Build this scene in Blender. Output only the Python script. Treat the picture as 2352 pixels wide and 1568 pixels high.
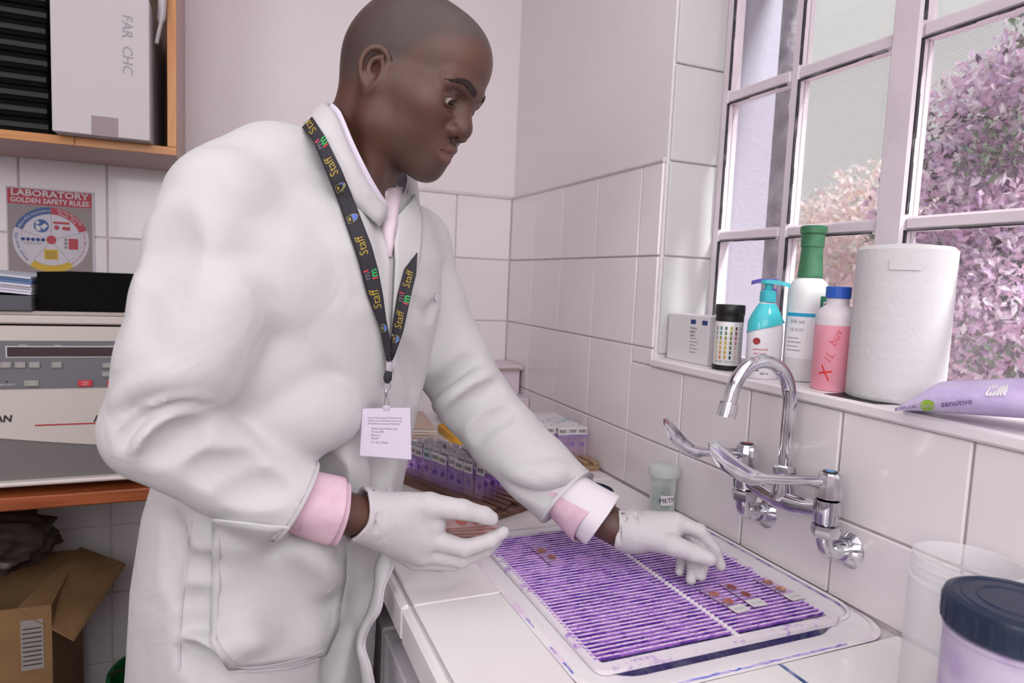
import bpy, bmesh, math, random
import numpy as np
from mathutils import Vector, Matrix
from mathutils.bvhtree import BVHTree
from mathutils.geometry import tessellate_polygon

for o in list(bpy.data.objects): bpy.data.objects.remove(o, do_unlink=True)
scene = bpy.context.scene
COL = scene.collection
rng = random.Random(7)
nrs = np.random.RandomState(11)

# ------------------------------------------------------------------ camera
CAM = np.array([-0.84368954, -2.04148404, 1.35419094])
CR = np.array([0.92230291, -0.38408754, 0.04282644])
CU = np.array([-0.00467703, 0.09971396, 0.99500515])
CF = np.array([0.38643948, 0.91789644, -0.09017009])
FOC = 1523.1863
cam_data = bpy.data.cameras.new('camera')
cam_data.sensor_width = 36.0
cam_data.lens = FOC / 2352 * 36.0
cam_data.clip_start = 0.02
cam_data.dof.use_dof = True
cam_data.dof.focus_distance = 1.02
cam_data.dof.aperture_fstop = 5.0
cam = bpy.data.objects.new('camera', cam_data)
COL.objects.link(cam)
cam.matrix_world = Matrix(((CR[0], CU[0], -CF[0], CAM[0]), (CR[1], CU[1], -CF[1], CAM[1]),
                           (CR[2], CU[2], -CF[2], CAM[2]), (0, 0, 0, 1)))
scene.camera = cam

# ------------------------------------------------------------------ light
scene.view_settings.view_transform = 'Standard'
scene.view_settings.look = 'None'
scene.view_settings.exposure = 0.0
scene.view_settings.gamma = 1.0
scene.view_settings.use_curve_mapping = False
try:
    scene.cycles.max_bounces = 5
    scene.cycles.diffuse_bounces = 3
    scene.cycles.glossy_bounces = 3
    scene.cycles.transmission_bounces = 4
    scene.cycles.adaptive_threshold = 0.07
    scene.cycles.adaptive_min_samples = 16
    scene.cycles.use_light_tree = False
    scene.cycles.transparent_max_bounces = 16
    scene.cycles.caustics_reflective = False
    scene.cycles.caustics_refractive = False
    scene.cycles.sample_clamp_indirect = 4.0
except Exception:
    pass
world = bpy.data.worlds.new('sky'); scene.world = world
world.use_nodes = True
world.node_tree.nodes['Background'].inputs[0].default_value = (1.0, 0.995, 0.99, 1)
world.node_tree.nodes['Background'].inputs[1].default_value = 0.74

# hazy sun over the roof: lights the garden side and grazes the window reveal
sun = bpy.data.lights.new('sun', 'SUN'); sun.energy = 8.0; sun.angle = 0.2
sun_o = bpy.data.objects.new('sun', sun); COL.objects.link(sun_o)
sun_o.rotation_euler = Vector((-0.25, 1.0, -0.9)).to_track_quat('-Z', 'Y').to_euler()

def area(name, loc, target, sx, sy, power, color=(1, 1, 1)):
    l = bpy.data.lights.new(name, 'AREA'); l.shape = 'RECTANGLE'; l.size = sx; l.size_y = sy
    l.energy = power; l.color = color
    o = bpy.data.objects.new(name, l); COL.objects.link(o)
    o.location = loc
    o.rotation_euler = (Vector(target) - Vector(loc)).to_track_quat('-Z', 'Y').to_euler()
    return o
# ceiling lamp of the laboratory, and the photographer's flash bounced off the ceiling and the wall behind, plus an added side fill
area('ceiling_lamp_light', (-0.8, -2.1, 2.66), (-0.8, -2.1, 0), 2.6, 2.4, 21.0, (1.0, 1.0, 1.0))
area('bounced_flash_light', (-0.75, -3.45, 2.05), (-0.55, -1.0, 1.05), 1.7, 1.1, 23.0, (1.0, 1.0, 1.0))
area('side_fill_light', (-2.75, -3.1, 2.0), (-0.2, -1.2, 1.0), 1.0, 1.2, 20.0, (1.0, 1.0, 1.0))  # unseen fill lamp added on the left to brighten the window wall

# ------------------------------------------------------------------ helpers
def lin(*c):
    return tuple(((x/255)/12.92 if x/255 <= 0.04045 else ((x/255+0.055)/1.055)**2.4) for x in c)

def P(u, v, d):
    a = (u-1176)/FOC; b = -(v-784)/FOC
    return CAM + d*(CF + a*CR + b*CU)

MATS = {}
def M(name, rgb, rough=0.5, metal=0.0, var=None, bump=None, spec=0.5, trans=0.0, ior=1.45, alpha=1.0, coat=0.0, sss=0.0, sheen=0.0):
    """var=(scale, rgb2, lo, hi[, detail]) colour variation, bump=(scale, strength[, detail])"""
    if name in MATS: return MATS[name]
    m = bpy.data.materials.new(name); m.use_nodes = True
    nt = m.node_tree; b = nt.nodes['Principled BSDF']
    b.inputs['Base Color'].default_value = (*lin(*rgb), 1)
    b.inputs['Roughness'].default_value = rough
    b.inputs['Metallic'].default_value = metal
    b.inputs['Specular IOR Level'].default_value = spec
    b.inputs['Transmission Weight'].default_value = trans
    b.inputs['IOR'].default_value = ior
    b.inputs['Alpha'].default_value = alpha
    b.inputs['Coat Weight'].default_value = coat
    b.inputs['Sheen Weight'].default_value = sheen
    if sss:
        b.inputs['Subsurface Weight'].default_value = sss
        b.inputs['Subsurface Radius'].default_value = (0.012, 0.005, 0.003)
        b.inputs['Subsurface Scale'].default_value = 0.5
    tc = nt.nodes.new('ShaderNodeTexCoord')
    if var:
        n = nt.nodes.new('ShaderNodeTexNoise'); n.inputs['Scale'].default_value = var[0]
        n.inputs['Detail'].default_value = var[4] if len(var) > 4 else 4
        nt.links.new(tc.outputs['Object'], n.inputs['Vector'])
        r = nt.nodes.new('ShaderNodeMapRange')
        r.inputs[1].default_value = var[2]; r.inputs[2].default_value = var[3]
        nt.links.new(n.outputs[0], r.inputs[0])
        mx = nt.nodes.new('ShaderNodeMix'); mx.data_type = 'RGBA'
        mx.inputs[6].default_value = (*lin(*rgb), 1); mx.inputs[7].default_value = (*lin(*var[1]), 1)
        nt.links.new(r.outputs[0], mx.inputs[0]); nt.links.new(mx.outputs[2], b.inputs['Base Color'])
    if bump:
        n2 = nt.nodes.new('ShaderNodeTexNoise'); n2.inputs['Scale'].default_value = bump[0]
        n2.inputs['Detail'].default_value = bump[2] if len(bump) > 2 else 3
        nt.links.new(tc.outputs['Object'], n2.inputs['Vector'])
        bp = nt.nodes.new('ShaderNodeBump'); bp.inputs['Strength'].default_value = bump[1]
        bp.inputs['Distance'].default_value = 0.01
        nt.links.new(n2.outputs[0], bp.inputs['Height']); nt.links.new(bp.outputs[0], b.inputs['Normal'])
    MATS[name] = m
    return m

def wood(name, c1, c2, axis=0, scale=14, rough=0.4):
    if name in MATS: return MATS[name]
    m = bpy.data.materials.new(name); m.use_nodes = True
    nt = m.node_tree; b = nt.nodes['Principled BSDF']; b.inputs['Roughness'].default_value = rough
    tc = nt.nodes.new('ShaderNodeTexCoord'); mp = nt.nodes.new('ShaderNodeMapping')
    sc = [scale*4, scale*4, scale*4]; sc[axis] = scale*0.35
    mp.inputs['Scale'].default_value = sc
    nt.links.new(tc.outputs['Object'], mp.inputs['Vector'])
    n = nt.nodes.new('ShaderNodeTexNoise'); n.inputs['Scale'].default_value = 1.0; n.inputs['Detail'].default_value = 6
    n.inputs['Distortion'].default_value = 0.6
    nt.links.new(mp.outputs[0], n.inputs['Vector'])
    cr = nt.nodes.new('ShaderNodeValToRGB')
    cr.color_ramp.elements[0].position = 0.3; cr.color_ramp.elements[1].position = 0.7
    cr.color_ramp.elements[0].color = (*lin(*c1), 1); cr.color_ramp.elements[1].color = (*lin(*c2), 1)
    nt.links.new(n.outputs[0], cr.inputs[0]); nt.links.new(cr.outputs[0], b.inputs['Base Color'])
    bp = nt.nodes.new('ShaderNodeBump'); bp.inputs['Strength'].default_value = 0.15; bp.inputs['Distance'].default_value = 0.005
    nt.links.new(n.outputs[0], bp.inputs['Height']); nt.links.new(bp.outputs[0], b.inputs['Normal'])
    MATS[name] = m
    return m

def stained(name, base, stain, lo, hi, scale, rough=0.4, stretch=(1, 1, 1), stain2=None):
    """surface with irregular dye stains: two noise layers"""
    if name in MATS: return MATS[name]
    m = bpy.data.materials.new(name); m.use_nodes = True
    nt = m.node_tree; b = nt.nodes['Principled BSDF']; b.inputs['Roughness'].default_value = rough
    tc = nt.nodes.new('ShaderNodeNewGeometry'); mp = nt.nodes.new('ShaderNodeMapping'); mp.inputs['Scale'].default_value = stretch
    nt.links.new(tc.outputs['Position'], mp.inputs['Vector'])
    def layer(sc, l, h, det=5):
        n = nt.nodes.new('ShaderNodeTexNoise'); n.inputs['Scale'].default_value = sc; n.inputs['Detail'].default_value = det
        nt.links.new(mp.outputs[0], n.inputs['Vector'])
        r = nt.nodes.new('ShaderNodeMapRange'); r.inputs[1].default_value = l; r.inputs[2].default_value = h
        nt.links.new(n.outputs[0], r.inputs[0]); return r.outputs[0]
    mx = nt.nodes.new('ShaderNodeMix'); mx.data_type = 'RGBA'
    mx.inputs[6].default_value = (*lin(*base), 1); mx.inputs[7].default_value = (*lin(*stain), 1)
    nt.links.new(layer(scale, lo, hi), mx.inputs[0])
    out = mx.outputs[2]
    if stain2:
        m2 = nt.nodes.new('ShaderNodeMix'); m2.data_type = 'RGBA'
        m2.inputs[7].default_value = (*lin(*stain2), 1)
        nt.links.new(out, m2.inputs[6]); nt.links.new(layer(scale*3.1, 0.52, 0.66), m2.inputs[0]); out = m2.outputs[2]
    nt.links.new(out, b.inputs['Base Color'])
    MATS[name] = m
    return m

class MB:
    """collects geometry, then builds ONE mesh object"""
    def __init__(s): s.v = []; s.f = []
    def add(s, vs, fs):
        o = len(s.v); s.v += [tuple(float(c) for c in x) for x in vs]; s.f += [tuple(i+o for i in f) for f in fs]; return s
    def box(s, a, b, bev=0.0, mat=None):
        a = np.minimum(a, b).astype(float) if False else np.array(a, float); b = np.array(b, float)
        lo = np.minimum(a, b); hi = np.maximum(a, b)
        c = (lo+hi)/2; h = (hi-lo)/2
        return s.obox(c, h*2, None, bev)
    def obox(s, c, size, rot=None, bev=0.0):
        h = np.array(size, float)/2; c = np.array(c, float)
        vs = []; fs = []
        if bev <= 0:
            for i in range(8): vs.append([(1 if i & 1 else -1)*h[0], (1 if i & 2 else -1)*h[1], (1 if i & 4 else -1)*h[2]])
            fs = [(0, 2, 3, 1), (4, 5, 7, 6), (0, 1, 5, 4), (2, 6, 7, 3), (0, 4, 6, 2), (1, 3, 7, 5)]
        else:
            bev = min(bev, h.min()*0.95)
            idx = {}
            for i in range(8):
                sg = [(1 if i & 1 else -1), (1 if i & 2 else -1), (1 if i & 4 else -1)]
                for ax in range(3):
                    p = [sg[k]*(h[k]-(0 if k == ax else bev)) for k in range(3)]
                    idx[(i, ax)] = len(vs); vs.append(p)
            def corner(sx, sy, sz): return (1 if sx > 0 else 0) | (2 if sy > 0 else 0) | (4 if sz > 0 else 0)
            for ax in range(3):
                o1, o2 = (ax+1) % 3, (ax+2) % 3
                for sg in (-1, 1):
                    q = []
                    for (p1, p2) in ((-1, -1), (1, -1), (1, 1), (-1, 1)):
                        t = [0, 0, 0]; t[ax] = sg; t[o1] = p1; t[o2] = p2
                        q.append(idx[(corner(*t), ax)])
                    fs.append(tuple(q if sg > 0 else q[::-1]))
            for ax in range(3):
                o1, o2 = (ax+1) % 3, (ax+2) % 3
                for s1 in (-1, 1):
                    for s2 in (-1, 1):
                        t0 = [0, 0, 0]; t0[o1] = s1; t0[o2] = s2; t1 = t0[:]; t0[ax] = -1; t1[ax] = 1
                        c0, c1 = corner(*t0), corner(*t1)
                        q = [idx[(c0, o1)], idx[(c1, o1)], idx[(c1, o2)], idx[(c0, o2)]]
                        fs.append(tuple(q if s1*s2 > 0 else q[::-1]))
            for i in range(8):
                sg = (1 if i & 1 else -1)*(1 if i & 2 else -1)*(1 if i & 4 else -1)
                q = [idx[(i, 0)], idx[(i, 1)], idx[(i, 2)]]
                fs.append(tuple(q if sg > 0 else q[::-1]))
        vs = np.array(vs)
        if rot is not None: vs = vs @ np.array(rot).T
        return s.add(vs + c, fs)
    def tube(s, pts, rad, seg=10, caps=True, flat=None, up=None):
        pts = [np.array(p, float) for p in pts]; n = len(pts)
        if not hasattr(rad, '__len__'): rad = [rad]*n
        vs = []; fs = []
        prev = np.array(up, float) if up is not None else None
        for i in range(n):
            t = pts[min(i+1, n-1)]-pts[max(i-1, 0)]; t = t/(np.linalg.norm(t)+1e-12)
            if prev is None: prev = np.array([0, 0, 1.0]) if abs(t[2]) < 0.9 else np.array([1.0, 0, 0])
            nn = prev-t*np.dot(prev, t); nn /= np.linalg.norm(nn)+1e-12; prev = nn
            bb = np.cross(t, nn)
            r1 = r2 = rad[i]
            if flat is not None: r2 = rad[i]*(flat[i] if hasattr(flat, '__len__') else flat)
            for k in range(seg):
                a = 2*math.pi*k/seg
                vs.append(pts[i]+nn*math.cos(a)*r1+bb*math.sin(a)*r2)
        for i in range(n-1):
            for k in range(seg):
                k2 = (k+1) % seg
                fs.append((i*seg+k, i*seg+k2, (i+1)*seg+k2, (i+1)*seg+k))
        if caps:
            fs.append(tuple(range(seg))[::-1]); fs.append(tuple((n-1)*seg+k for k in range(seg)))
        return s.add(vs, fs)
    def lathe(s, prof, c=(0, 0, 0), seg=32, axis=None, caps=(True, True), sy=1.0):
        """prof = [(r, h)...]; axis = direction (default z)"""
        c = np.array(c, float)
        ax = np.array(axis if axis is not None else (0, 0, 1), float); ax /= np.linalg.norm(ax)
        e1 = np.cross(ax, (0, 0, 1)) if abs(ax[2]) < 0.9 else np.array([1.0, 0, 0]); e1 -= ax*np.dot(e1, ax); e1 /= np.linalg.norm(e1)
        e2 = np.cross(ax, e1)
        vs = []; fs = []; n = len(prof)
        for r, h in prof:
            for k in range(seg):
                a = 2*math.pi*k/seg
                vs.append(c+ax*h+e1*r*math.cos(a)+e2*r*sy*math.sin(a))
        for i in range(n-1):
            for k in range(seg):
                k2 = (k+1) % seg
                fs.append((i*seg+k, i*seg+k2, (i+1)*seg+k2, (i+1)*seg+k))
        if caps[0]: fs.append(tuple(range(seg))[::-1])
        if caps[1]: fs.append(tuple((n-1)*seg+k for k in range(seg)))
        return s.add(vs, fs)
    def prism(s, poly, z0, z1, fr=None):
        """poly in 2d, extruded z0..z1; fr=(origin, ex, ey, ez)"""
        n = len(poly)
        tri = tessellate_polygon([[Vector((p[0], p[1], 0)) for p in poly]])
        vs = [(p[0], p[1], z0) for p in poly]+[(p[0], p[1], z1) for p in poly]
        fs = []
        for t in tri:
            a, b, c = t
            ar = (poly[b][0]-poly[a][0])*(poly[c][1]-poly[a][1])-(poly[c][0]-poly[a][0])*(poly[b][1]-poly[a][1])
            if ar < 0: b, c = c, b
            fs.append((a+n, b+n, c+n)); fs.append((c, b, a))
        sa = sum(poly[i][0]*poly[(i+1) % n][1]-poly[(i+1) % n][0]*poly[i][1] for i in range(n))
        for i in range(n):
            j = (i+1) % n
            fs.append((i, j, j+n, i+n) if sa > 0 else (j, i, i+n, j+n))
        if fr is not None:
            o, ex, ey, ez = [np.array(k, float) for k in fr]
            vs = [o+ex*v[0]+ey*v[1]+ez*v[2] for v in vs]
        return s.add(vs, fs)
    def grid(s, rows, closed=False):
        """rows: list of lists of points"""
        nr = len(rows); nc = len(rows[0]); vs = [p for r in rows for p in r]; fs = []
        for i in range(nr-1):
            for j in range(nc if closed else nc-1):
                j2 = (j+1) % nc
                fs.append((i*nc+j, i*nc+j2, (i+1)*nc+j2, (i+1)*nc+j))
        return s.add(vs, fs)
    def mesh(s, name, off=(0, 0, 0)):
        me = bpy.data.meshes.new(name)
        v = np.array(s.v)-np.array(off) if len(s.v) else []
        me.from_pydata([tuple(x) for x in v], [], s.f); me.update(); return me
    def build(s, name, mat=None, parent=None, smooth=None, local=False):
        off = (0, 0, 0)
        if parent is not None and not local: off = tuple(wloc(parent))
        me = s.mesh(name, off)
        return link(name, me, mat, parent, smooth)

def wloc(o):
    p = np.zeros(3)
    while o is not None:
        p = p+np.array(o.location); o = o.parent
    return p

def link(name, me, mat=None, parent=None, smooth=None):
    if mat is not None and not me.materials: me.materials.append(mat)
    if smooth is not None:
        me.polygons.foreach_set('use_smooth', [True]*len(me.polygons))
        if smooth < 179: me.set_sharp_from_angle(angle=math.radians(smooth))
    o = bpy.data.objects.new(name, me); COL.objects.link(o); o.parent = parent
    return o

def thing(name, label, cat, loc=(0, 0, 0), group=None, rot=None):
    o = bpy.data.objects.new(name, None); COL.objects.link(o); o.location = tuple(float(x) for x in loc)
    o.empty_display_size = 0.05
    if rot is not None: o.rotation_euler = rot
    return tag(o, label, cat, group)
def tag(o, label=None, cat=None, group=None, kind=None):
    if label: o['label'] = label
    if cat: o['category'] = cat
    if group: o['group'] = group
    if kind: o['kind'] = kind
    return o

def dup(o, parent=None, loc=None, rot=None, label=None):
    c = o.copy(); COL.objects.link(c); c.parent = parent
    if loc is not None: c.location = tuple(float(x) for x in loc)
    if rot is not None: c.rotation_euler = rot
    if label: c['label'] = label
    for ch in list(o.children): dup(ch, c)
    return c

def text_mesh(txt, size, depth=0.0, align='CENTER', shear=0.0, bold=0.0):
    cu = bpy.data.curves.new('t', 'FONT'); cu.body = txt; cu.size = size; cu.extrude = depth
    cu.align_x = align; cu.align_y = 'CENTER'; cu.shear = shear; cu.offset = bold; cu.resolution_u = 2
    ob = bpy.data.objects.new('t', cu); COL.objects.link(ob)
    dg = bpy.context.evaluated_depsgraph_get(); dg.update()
    me = bpy.data.meshes.new_from_object(ob.evaluated_get(dg))
    v = np.array([x.co[:] for x in me.vertices]) if len(me.vertices) else np.zeros((0, 3))
    f = [tuple(p.vertices) for p in me.polygons]
    bpy.data.objects.remove(ob, do_unlink=True); bpy.data.curves.remove(cu); bpy.data.meshes.remove(me)
    return v, f
def put_text(mb, txt, size, o, ex, ey, align='CENTER', width=None, bold=0.0, shear=0.0, lift=0.0004):
    v, f = text_mesh(txt, size, 0, align, shear, bold)
    if len(v) == 0: return mb
    if width is not None:
        w = v[:, 0].max()-v[:, 0].min(); v[:, 0] *= width/max(w, 1e-6)
    ex = np.array(ex, float); ey = np.array(ey, float); ex /= np.linalg.norm(ex); ey /= np.linalg.norm(ey)
    ez = np.cross(ex, ey)
    pts = np.array(o, float)+v[:, :1]*ex+v[:, 1:2]*ey+lift*ez
    return mb.add(pts, f)

# ---- signed distance modelling (numpy) on a rectilinear grid, meshed with surface nets
class SDF:
    def __init__(s, xs, ys, zs):
        s.xs, s.ys, s.zs = [np.asarray(a, np.float32) for a in (xs, ys, zs)]
        s.d = np.full((len(xs), len(ys), len(zs)), 0.3, np.float32)
    @staticmethod
    def uniform(lo, hi, h):
        return SDF(*[np.arange(lo[k], hi[k]+h, h) for k in range(3)])
    def win(s, lo, hi):
        sl = []
        for a, l, h in zip((s.xs, s.ys, s.zs), lo, hi):
            i0 = max(0, int(np.searchsorted(a, l))-1); i1 = min(len(a), int(np.searchsorted(a, h))+1)
            sl.append(slice(i0, max(i1, i0)))
        return tuple(sl)
    def pts(s, sl):
        return (s.xs[sl[0]][:, None, None], s.ys[sl[1]][None, :, None], s.zs[sl[2]][None, None, :])
    def op(s, fn, lo, hi, k, mode='add', mg=0.03):
        lo = np.array(lo)-mg-k; hi = np.array(hi)+mg+k
        sl = s.win(lo, hi)
        if any(q.stop <= q.start for q in sl): return
        X, Y, Z = s.pts(sl); e = fn(X, Y, Z).astype(np.float32); a = s.d[sl]
        if mode == 'add':
            if k > 0:
                h = np.clip(0.5+0.5*(a-e)/k, 0, 1); s.d[sl] = a*(1-h)+e*h-k*h*(1-h)
            else: s.d[sl] = np.minimum(a, e)
        else:
            if k > 0:
                h = np.clip(0.5-0.5*(a+e)/k, 0, 1); s.d[sl] = a*(1-h)-e*h+k*h*(1-h)
            else: s.d[sl] = np.maximum(a, -e)
    def cone(s, a, b, ra, rb, k=0.01, mode='add'):
        a = np.array(a, float); b = np.array(b, float); ab = b-a; L = ab@ab+1e-12
        def fn(X, Y, Z):
            t = np.clip(((X-a[0])*ab[0]+(Y-a[1])*ab[1]+(Z-a[2])*ab[2])/L, 0, 1)
            return np.sqrt((X-a[0]-t*ab[0])**2+(Y-a[1]-t*ab[1])**2+(Z-a[2]-t*ab[2])**2)-(ra+(rb-ra)*t)
        r = max(ra, rb)
        s.op(fn, np.minimum(a, b)-r, np.maximum(a, b)+r, k, mode)
    def chain(s, pts, rad, k=0.01, mode='add'):
        for i in range(len(pts)-1): s.cone(pts[i], pts[i+1], rad[i], rad[i+1], k, mode)
    def ell(s, c, r, rot=None, k=0.01, mode='add'):
        c = np.array(c, float); r = np.array(r, float)
        A = np.eye(3) if rot is None else np.array(rot, float)   # columns = axes
        def fn(X, Y, Z):
            dx, dy, dz = X-c[0], Y-c[1], Z-c[2]
            q = [(dx*A[0, i]+dy*A[1, i]+dz*A[2, i]) for i in range(3)]
            k0 = np.sqrt((q[0]/r[0])**2+(q[1]/r[1])**2+(q[2]/r[2])**2)
            k1 = np.sqrt((q[0]/r[0]**2)**2+(q[1]/r[1]**2)**2+(q[2]/r[2]**2)**2)+1e-9
            return k0*(k0-1)/k1
        ext = np.sqrt(((A*r)**2).sum(1))
        s.op(fn, c-ext, c+ext, k, mode)
    def rbox(s, c, h, r, rot=None, k=0.01, mode='add'):
        c = np.array(c, float); h = np.array(h, float)-r
        A = np.eye(3) if rot is None else np.array(rot, float)
        def fn(X, Y, Z):
            dx, dy, dz = X-c[0], Y-c[1], Z-c[2]
            q = [np.abs(dx*A[0, i]+dy*A[1, i]+dz*A[2, i])-h[i] for i in range(3)]
            return np.sqrt(np.maximum(q[0], 0)**2+np.maximum(q[1], 0)**2+np.maximum(q[2], 0)**2)+np.minimum(np.maximum(q[0], np.maximum(q[1], q[2])), 0)-r
        ext = np.abs(A)@(h+r)
        s.op(fn, c-ext, c+ext, k, mode)
    def mesh(s):
        d = s.d; inside = d < 0
        nx, ny, nz = d.shape
        cs = [d[i:nx-1+i, j:ny-1+j, k:nz-1+k] for i in (0, 1) for j in (0, 1) for k in (0, 1)]
        neg = sum((c < 0).astype(np.int8) for c in cs)
        act = (neg > 0) & (neg < 8)
        ids = np.full(act.shape, -1, np.int32); I, J, K = np.nonzero(act); ids[I, J, K] = np.arange(len(I))
        cx = np.zeros((len(I), 3)); cnt = np.zeros(len(I))
        off = [(i, j, k) for i in (0, 1) for j in (0, 1) for k in (0, 1)]
        val = np.stack([c[I, J, K] for c in cs], 1).astype(np.float64)
        for a in range(8):
            for b in range(a+1, 8):
                df = [abs(off[a][t]-off[b][t]) for t in range(3)]
                if sum(df) != 1: continue
                va, vb = val[:, a], val[:, b]; m = (va < 0) != (vb < 0)
                t = np.where(m, va/(va-vb+1e-20), 0)
                for ax in range(3):
                    cx[:, ax] += np.where(m, off[a][ax]+(off[b][ax]-off[a][ax])*t, 0)
                cnt += m
        cx /= cnt[:, None]
        gx, gy, gz = s.xs.astype(float), s.ys.astype(float), s.zs.astype(float)
        V = np.stack([gx[I]+cx[:, 0]*(gx[I+1]-gx[I]), gy[J]+cx[:, 1]*(gy[J+1]-gy[J]), gz[K]+cx[:, 2]*(gz[K+1]-gz[K])], 1)
        Fs = []
        for ax in range(3):
            sl0 = [slice(None)]*3; sl1 = [slice(None)]*3; sl0[ax] = slice(0, -1); sl1[ax] = slice(1, None)
            a0, a1 = inside[tuple(sl0)], inside[tuple(sl1)]
            o1, o2 = (ax+1) % 3, (ax+2) % 3
            cr = np.array(np.nonzero(a0 != a1)).T
            lim = [nx-1, ny-1, nz-1]
            ok = (cr[:, o1] > 0) & (cr[:, o2] > 0) & (cr[:, o1] < lim[o1]) & (cr[:, o2] < lim[o2]) & (cr[:, ax] < lim[ax])
            cr = cr[ok]
            flip = a0[tuple(cr.T)]
            def g(du, dv):
                q = cr.copy(); q[:, o1] -= du; q[:, o2] -= dv; return ids[tuple(q.T)]
            q = np.stack([g(1, 1), g(0, 1), g(0, 0), g(1, 0)], 1)
            q[~flip] = q[~flip][:, ::-1]
            Fs.append(q)
        return V, np.concatenate(Fs)

def np_mesh(name, V, Fc, off=(0, 0, 0)):
    me = bpy.data.meshes.new(name)
    V = V-np.array(off); n = len(Fc)
    me.vertices.add(len(V)); me.vertices.foreach_set('co', V.astype(np.float32).ravel())
    me.loops.add(4*n); me.loops.foreach_set('vertex_index', Fc.astype(np.int32).ravel())
    me.polygons.add(n); me.polygons.foreach_set('loop_start', np.arange(0, 4*n, 4, dtype=np.int32))
    me.update(calc_edges=True); me.validate()
    me.polygons.foreach_set('use_smooth', [True]*len(me.polygons))
    return me
def lap_smooth(V, Fc, it=2, lam=0.5):
    e = np.concatenate([Fc[:, [0, 1]], Fc[:, [1, 2]], Fc[:, [2, 3]], Fc[:, [3, 0]]])
    e = np.concatenate([e, e[:, ::-1]])
    deg = np.bincount(e[:, 0], minlength=len(V))[:, None]
    for _ in range(it):
        for l in (lam, -lam*1.03):
            acc = np.stack([np.bincount(e[:, 0], weights=V[e[:, 1], k], minlength=len(V)) for k in range(3)], 1)
            V = V+l*(acc/np.maximum(deg, 1)-V)
    return V

# ================================================================== the room
white_plaster = M('painted_plaster', (231, 221, 226), 0.75, var=(2.2, (236, 227, 231), 0.35, 0.7), bump=(55, 0.10, 5))
white_plaster2 = M('painted_plaster_window_wall', (231, 225, 226), 0.75, var=(2.2, (236, 230, 232), 0.35, 0.7), bump=(55, 0.12, 5))
tile_mat = M('glazed_white_tile', (234, 226, 229), 0.16, var=(3.0, (238, 231, 233), 0.35, 0.65), bump=(9, 0.04, 2), coat=0.3)
grout_mat = M('tile_grout', (226, 215, 214), 0.9, var=(24, (200, 186, 180), 0.5, 0.72))
paint_mat = M('white_gloss_paint', (222, 210, 218), 0.35, var=(14, (214, 202, 210), 0.45, 0.7), bump=(40, 0.05))
sill_mat = M('sill_paint', (238, 230, 234), 0.4, var=(9, (230, 219, 225), 0.5, 0.75), bump=(30, 0.06))
floor_mat = M('floor_vinyl', (110, 98, 92), 0.5, var=(6, (96, 84, 78), 0.4, 0.65))
gap_shade = M('painted_gap_shade', (58, 56, 60), 0.9, var=(30, (120, 116, 120), 0.55, 0.7))  # shade colour for the gap strips at the pane edges

def ring_slab(mb, outer, inner, z0, z1, fr):
    n = len(outer); o, ex, ey, ez = [np.array(k, float) for k in fr]
    vs = []
    for z in (z0, z1):
        for lp in (outer, inner):
            for p in lp: vs.append(o+ex*p[0]+ey*p[1]+ez*z)
    fs = []
    A, B, Cc, D = 0, n, 2*n, 3*n
    for i in range(n):
        j = (i+1) % n
        fs += [(Cc+i, Cc+j, D+j, D+i), (A+j, A+i, B+i, B+j), (A+i, A+j, Cc+j, Cc+i), (B+j, B+i, D+i, D+j)]
    return mb.add(vs, fs)
def rrect(x0, x1, y0, y1, r, n=6):
    pts = []
    for cx, cy, a0 in ((x1-r, y1-r, 0), (x0+r, y1-r, 90), (x0+r, y0+r, 180), (x1-r, y0+r, 270)):
        for k in range(n+1):
            a = math.radians(a0+90*k/n); pts.append((cx+r*math.cos(a), cy+r*math.sin(a)))
    return pts
def to_rect(pts, x0, x1, y0, y1):
    out = []; n = len(pts)//4
    for i, p in enumerate(pts):
        q = i // n; k = i % n; cx, cy = [(x1, y1), (x0, y1), (x0, y0), (x1, y0)][q]
        a = [0, 90, 180, 270][q]+90*k/(n-1)
        d = (math.cos(math.radians(a)), math.sin(math.radians(a)))
        if abs(abs(d[0])-abs(d[1])) < 1e-6: out.append((cx, cy))
        elif abs(d[0]) > abs(d[1]): out.append((cx, p[1]))
        else: out.append((p[0], cy))
    return out

floor = MB().box((-3.2, -3.6, -0.05), (0.3, 0.1, 0)).build('floor', floor_mat); tag(floor, kind='structure')
ceil = MB().box((-3.2, -3.6, 2.7), (0.3, 0.1, 2.75)).build('ceiling', white_plaster); tag(ceil, kind='structure')
wl = MB().box((-3.3, -3.6, 0), (-3.2, 0.1, 2.7)).build('wall_left', white_plaster); tag(wl, kind='structure')
wf = MB().box((-3.2, -3.7, 0), (0.3, -3.6, 2.7)).build('wall_front', white_plaster); tag(wf, kind='structure')
wb = MB().box((-3.2, 0.0, 0), (0.3, 0.1, 2.7)).build('wall_back', white_plaster); tag(wb, kind='structure')
OY0, OY1, OZ0, OZ1 = -2.25, -0.84, 1.183, 2.12
m_ = MB()
inn = [(OY1, OZ1), (OY0, OZ1), (OY0, OZ0), (OY1, OZ0)]; out = [(0.0, 2.7), (-3.6, 2.7), (-3.6, 0), (0.0, 0)]
ring_slab(m_, out, inn, 0, 0.28, ((0, 0, 0), (0, 1, 0), (0, 0, 1), (1, 0, 0)))
wr = m_.build('wall_right', white_plaster2); tag(wr, kind='structure')

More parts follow.
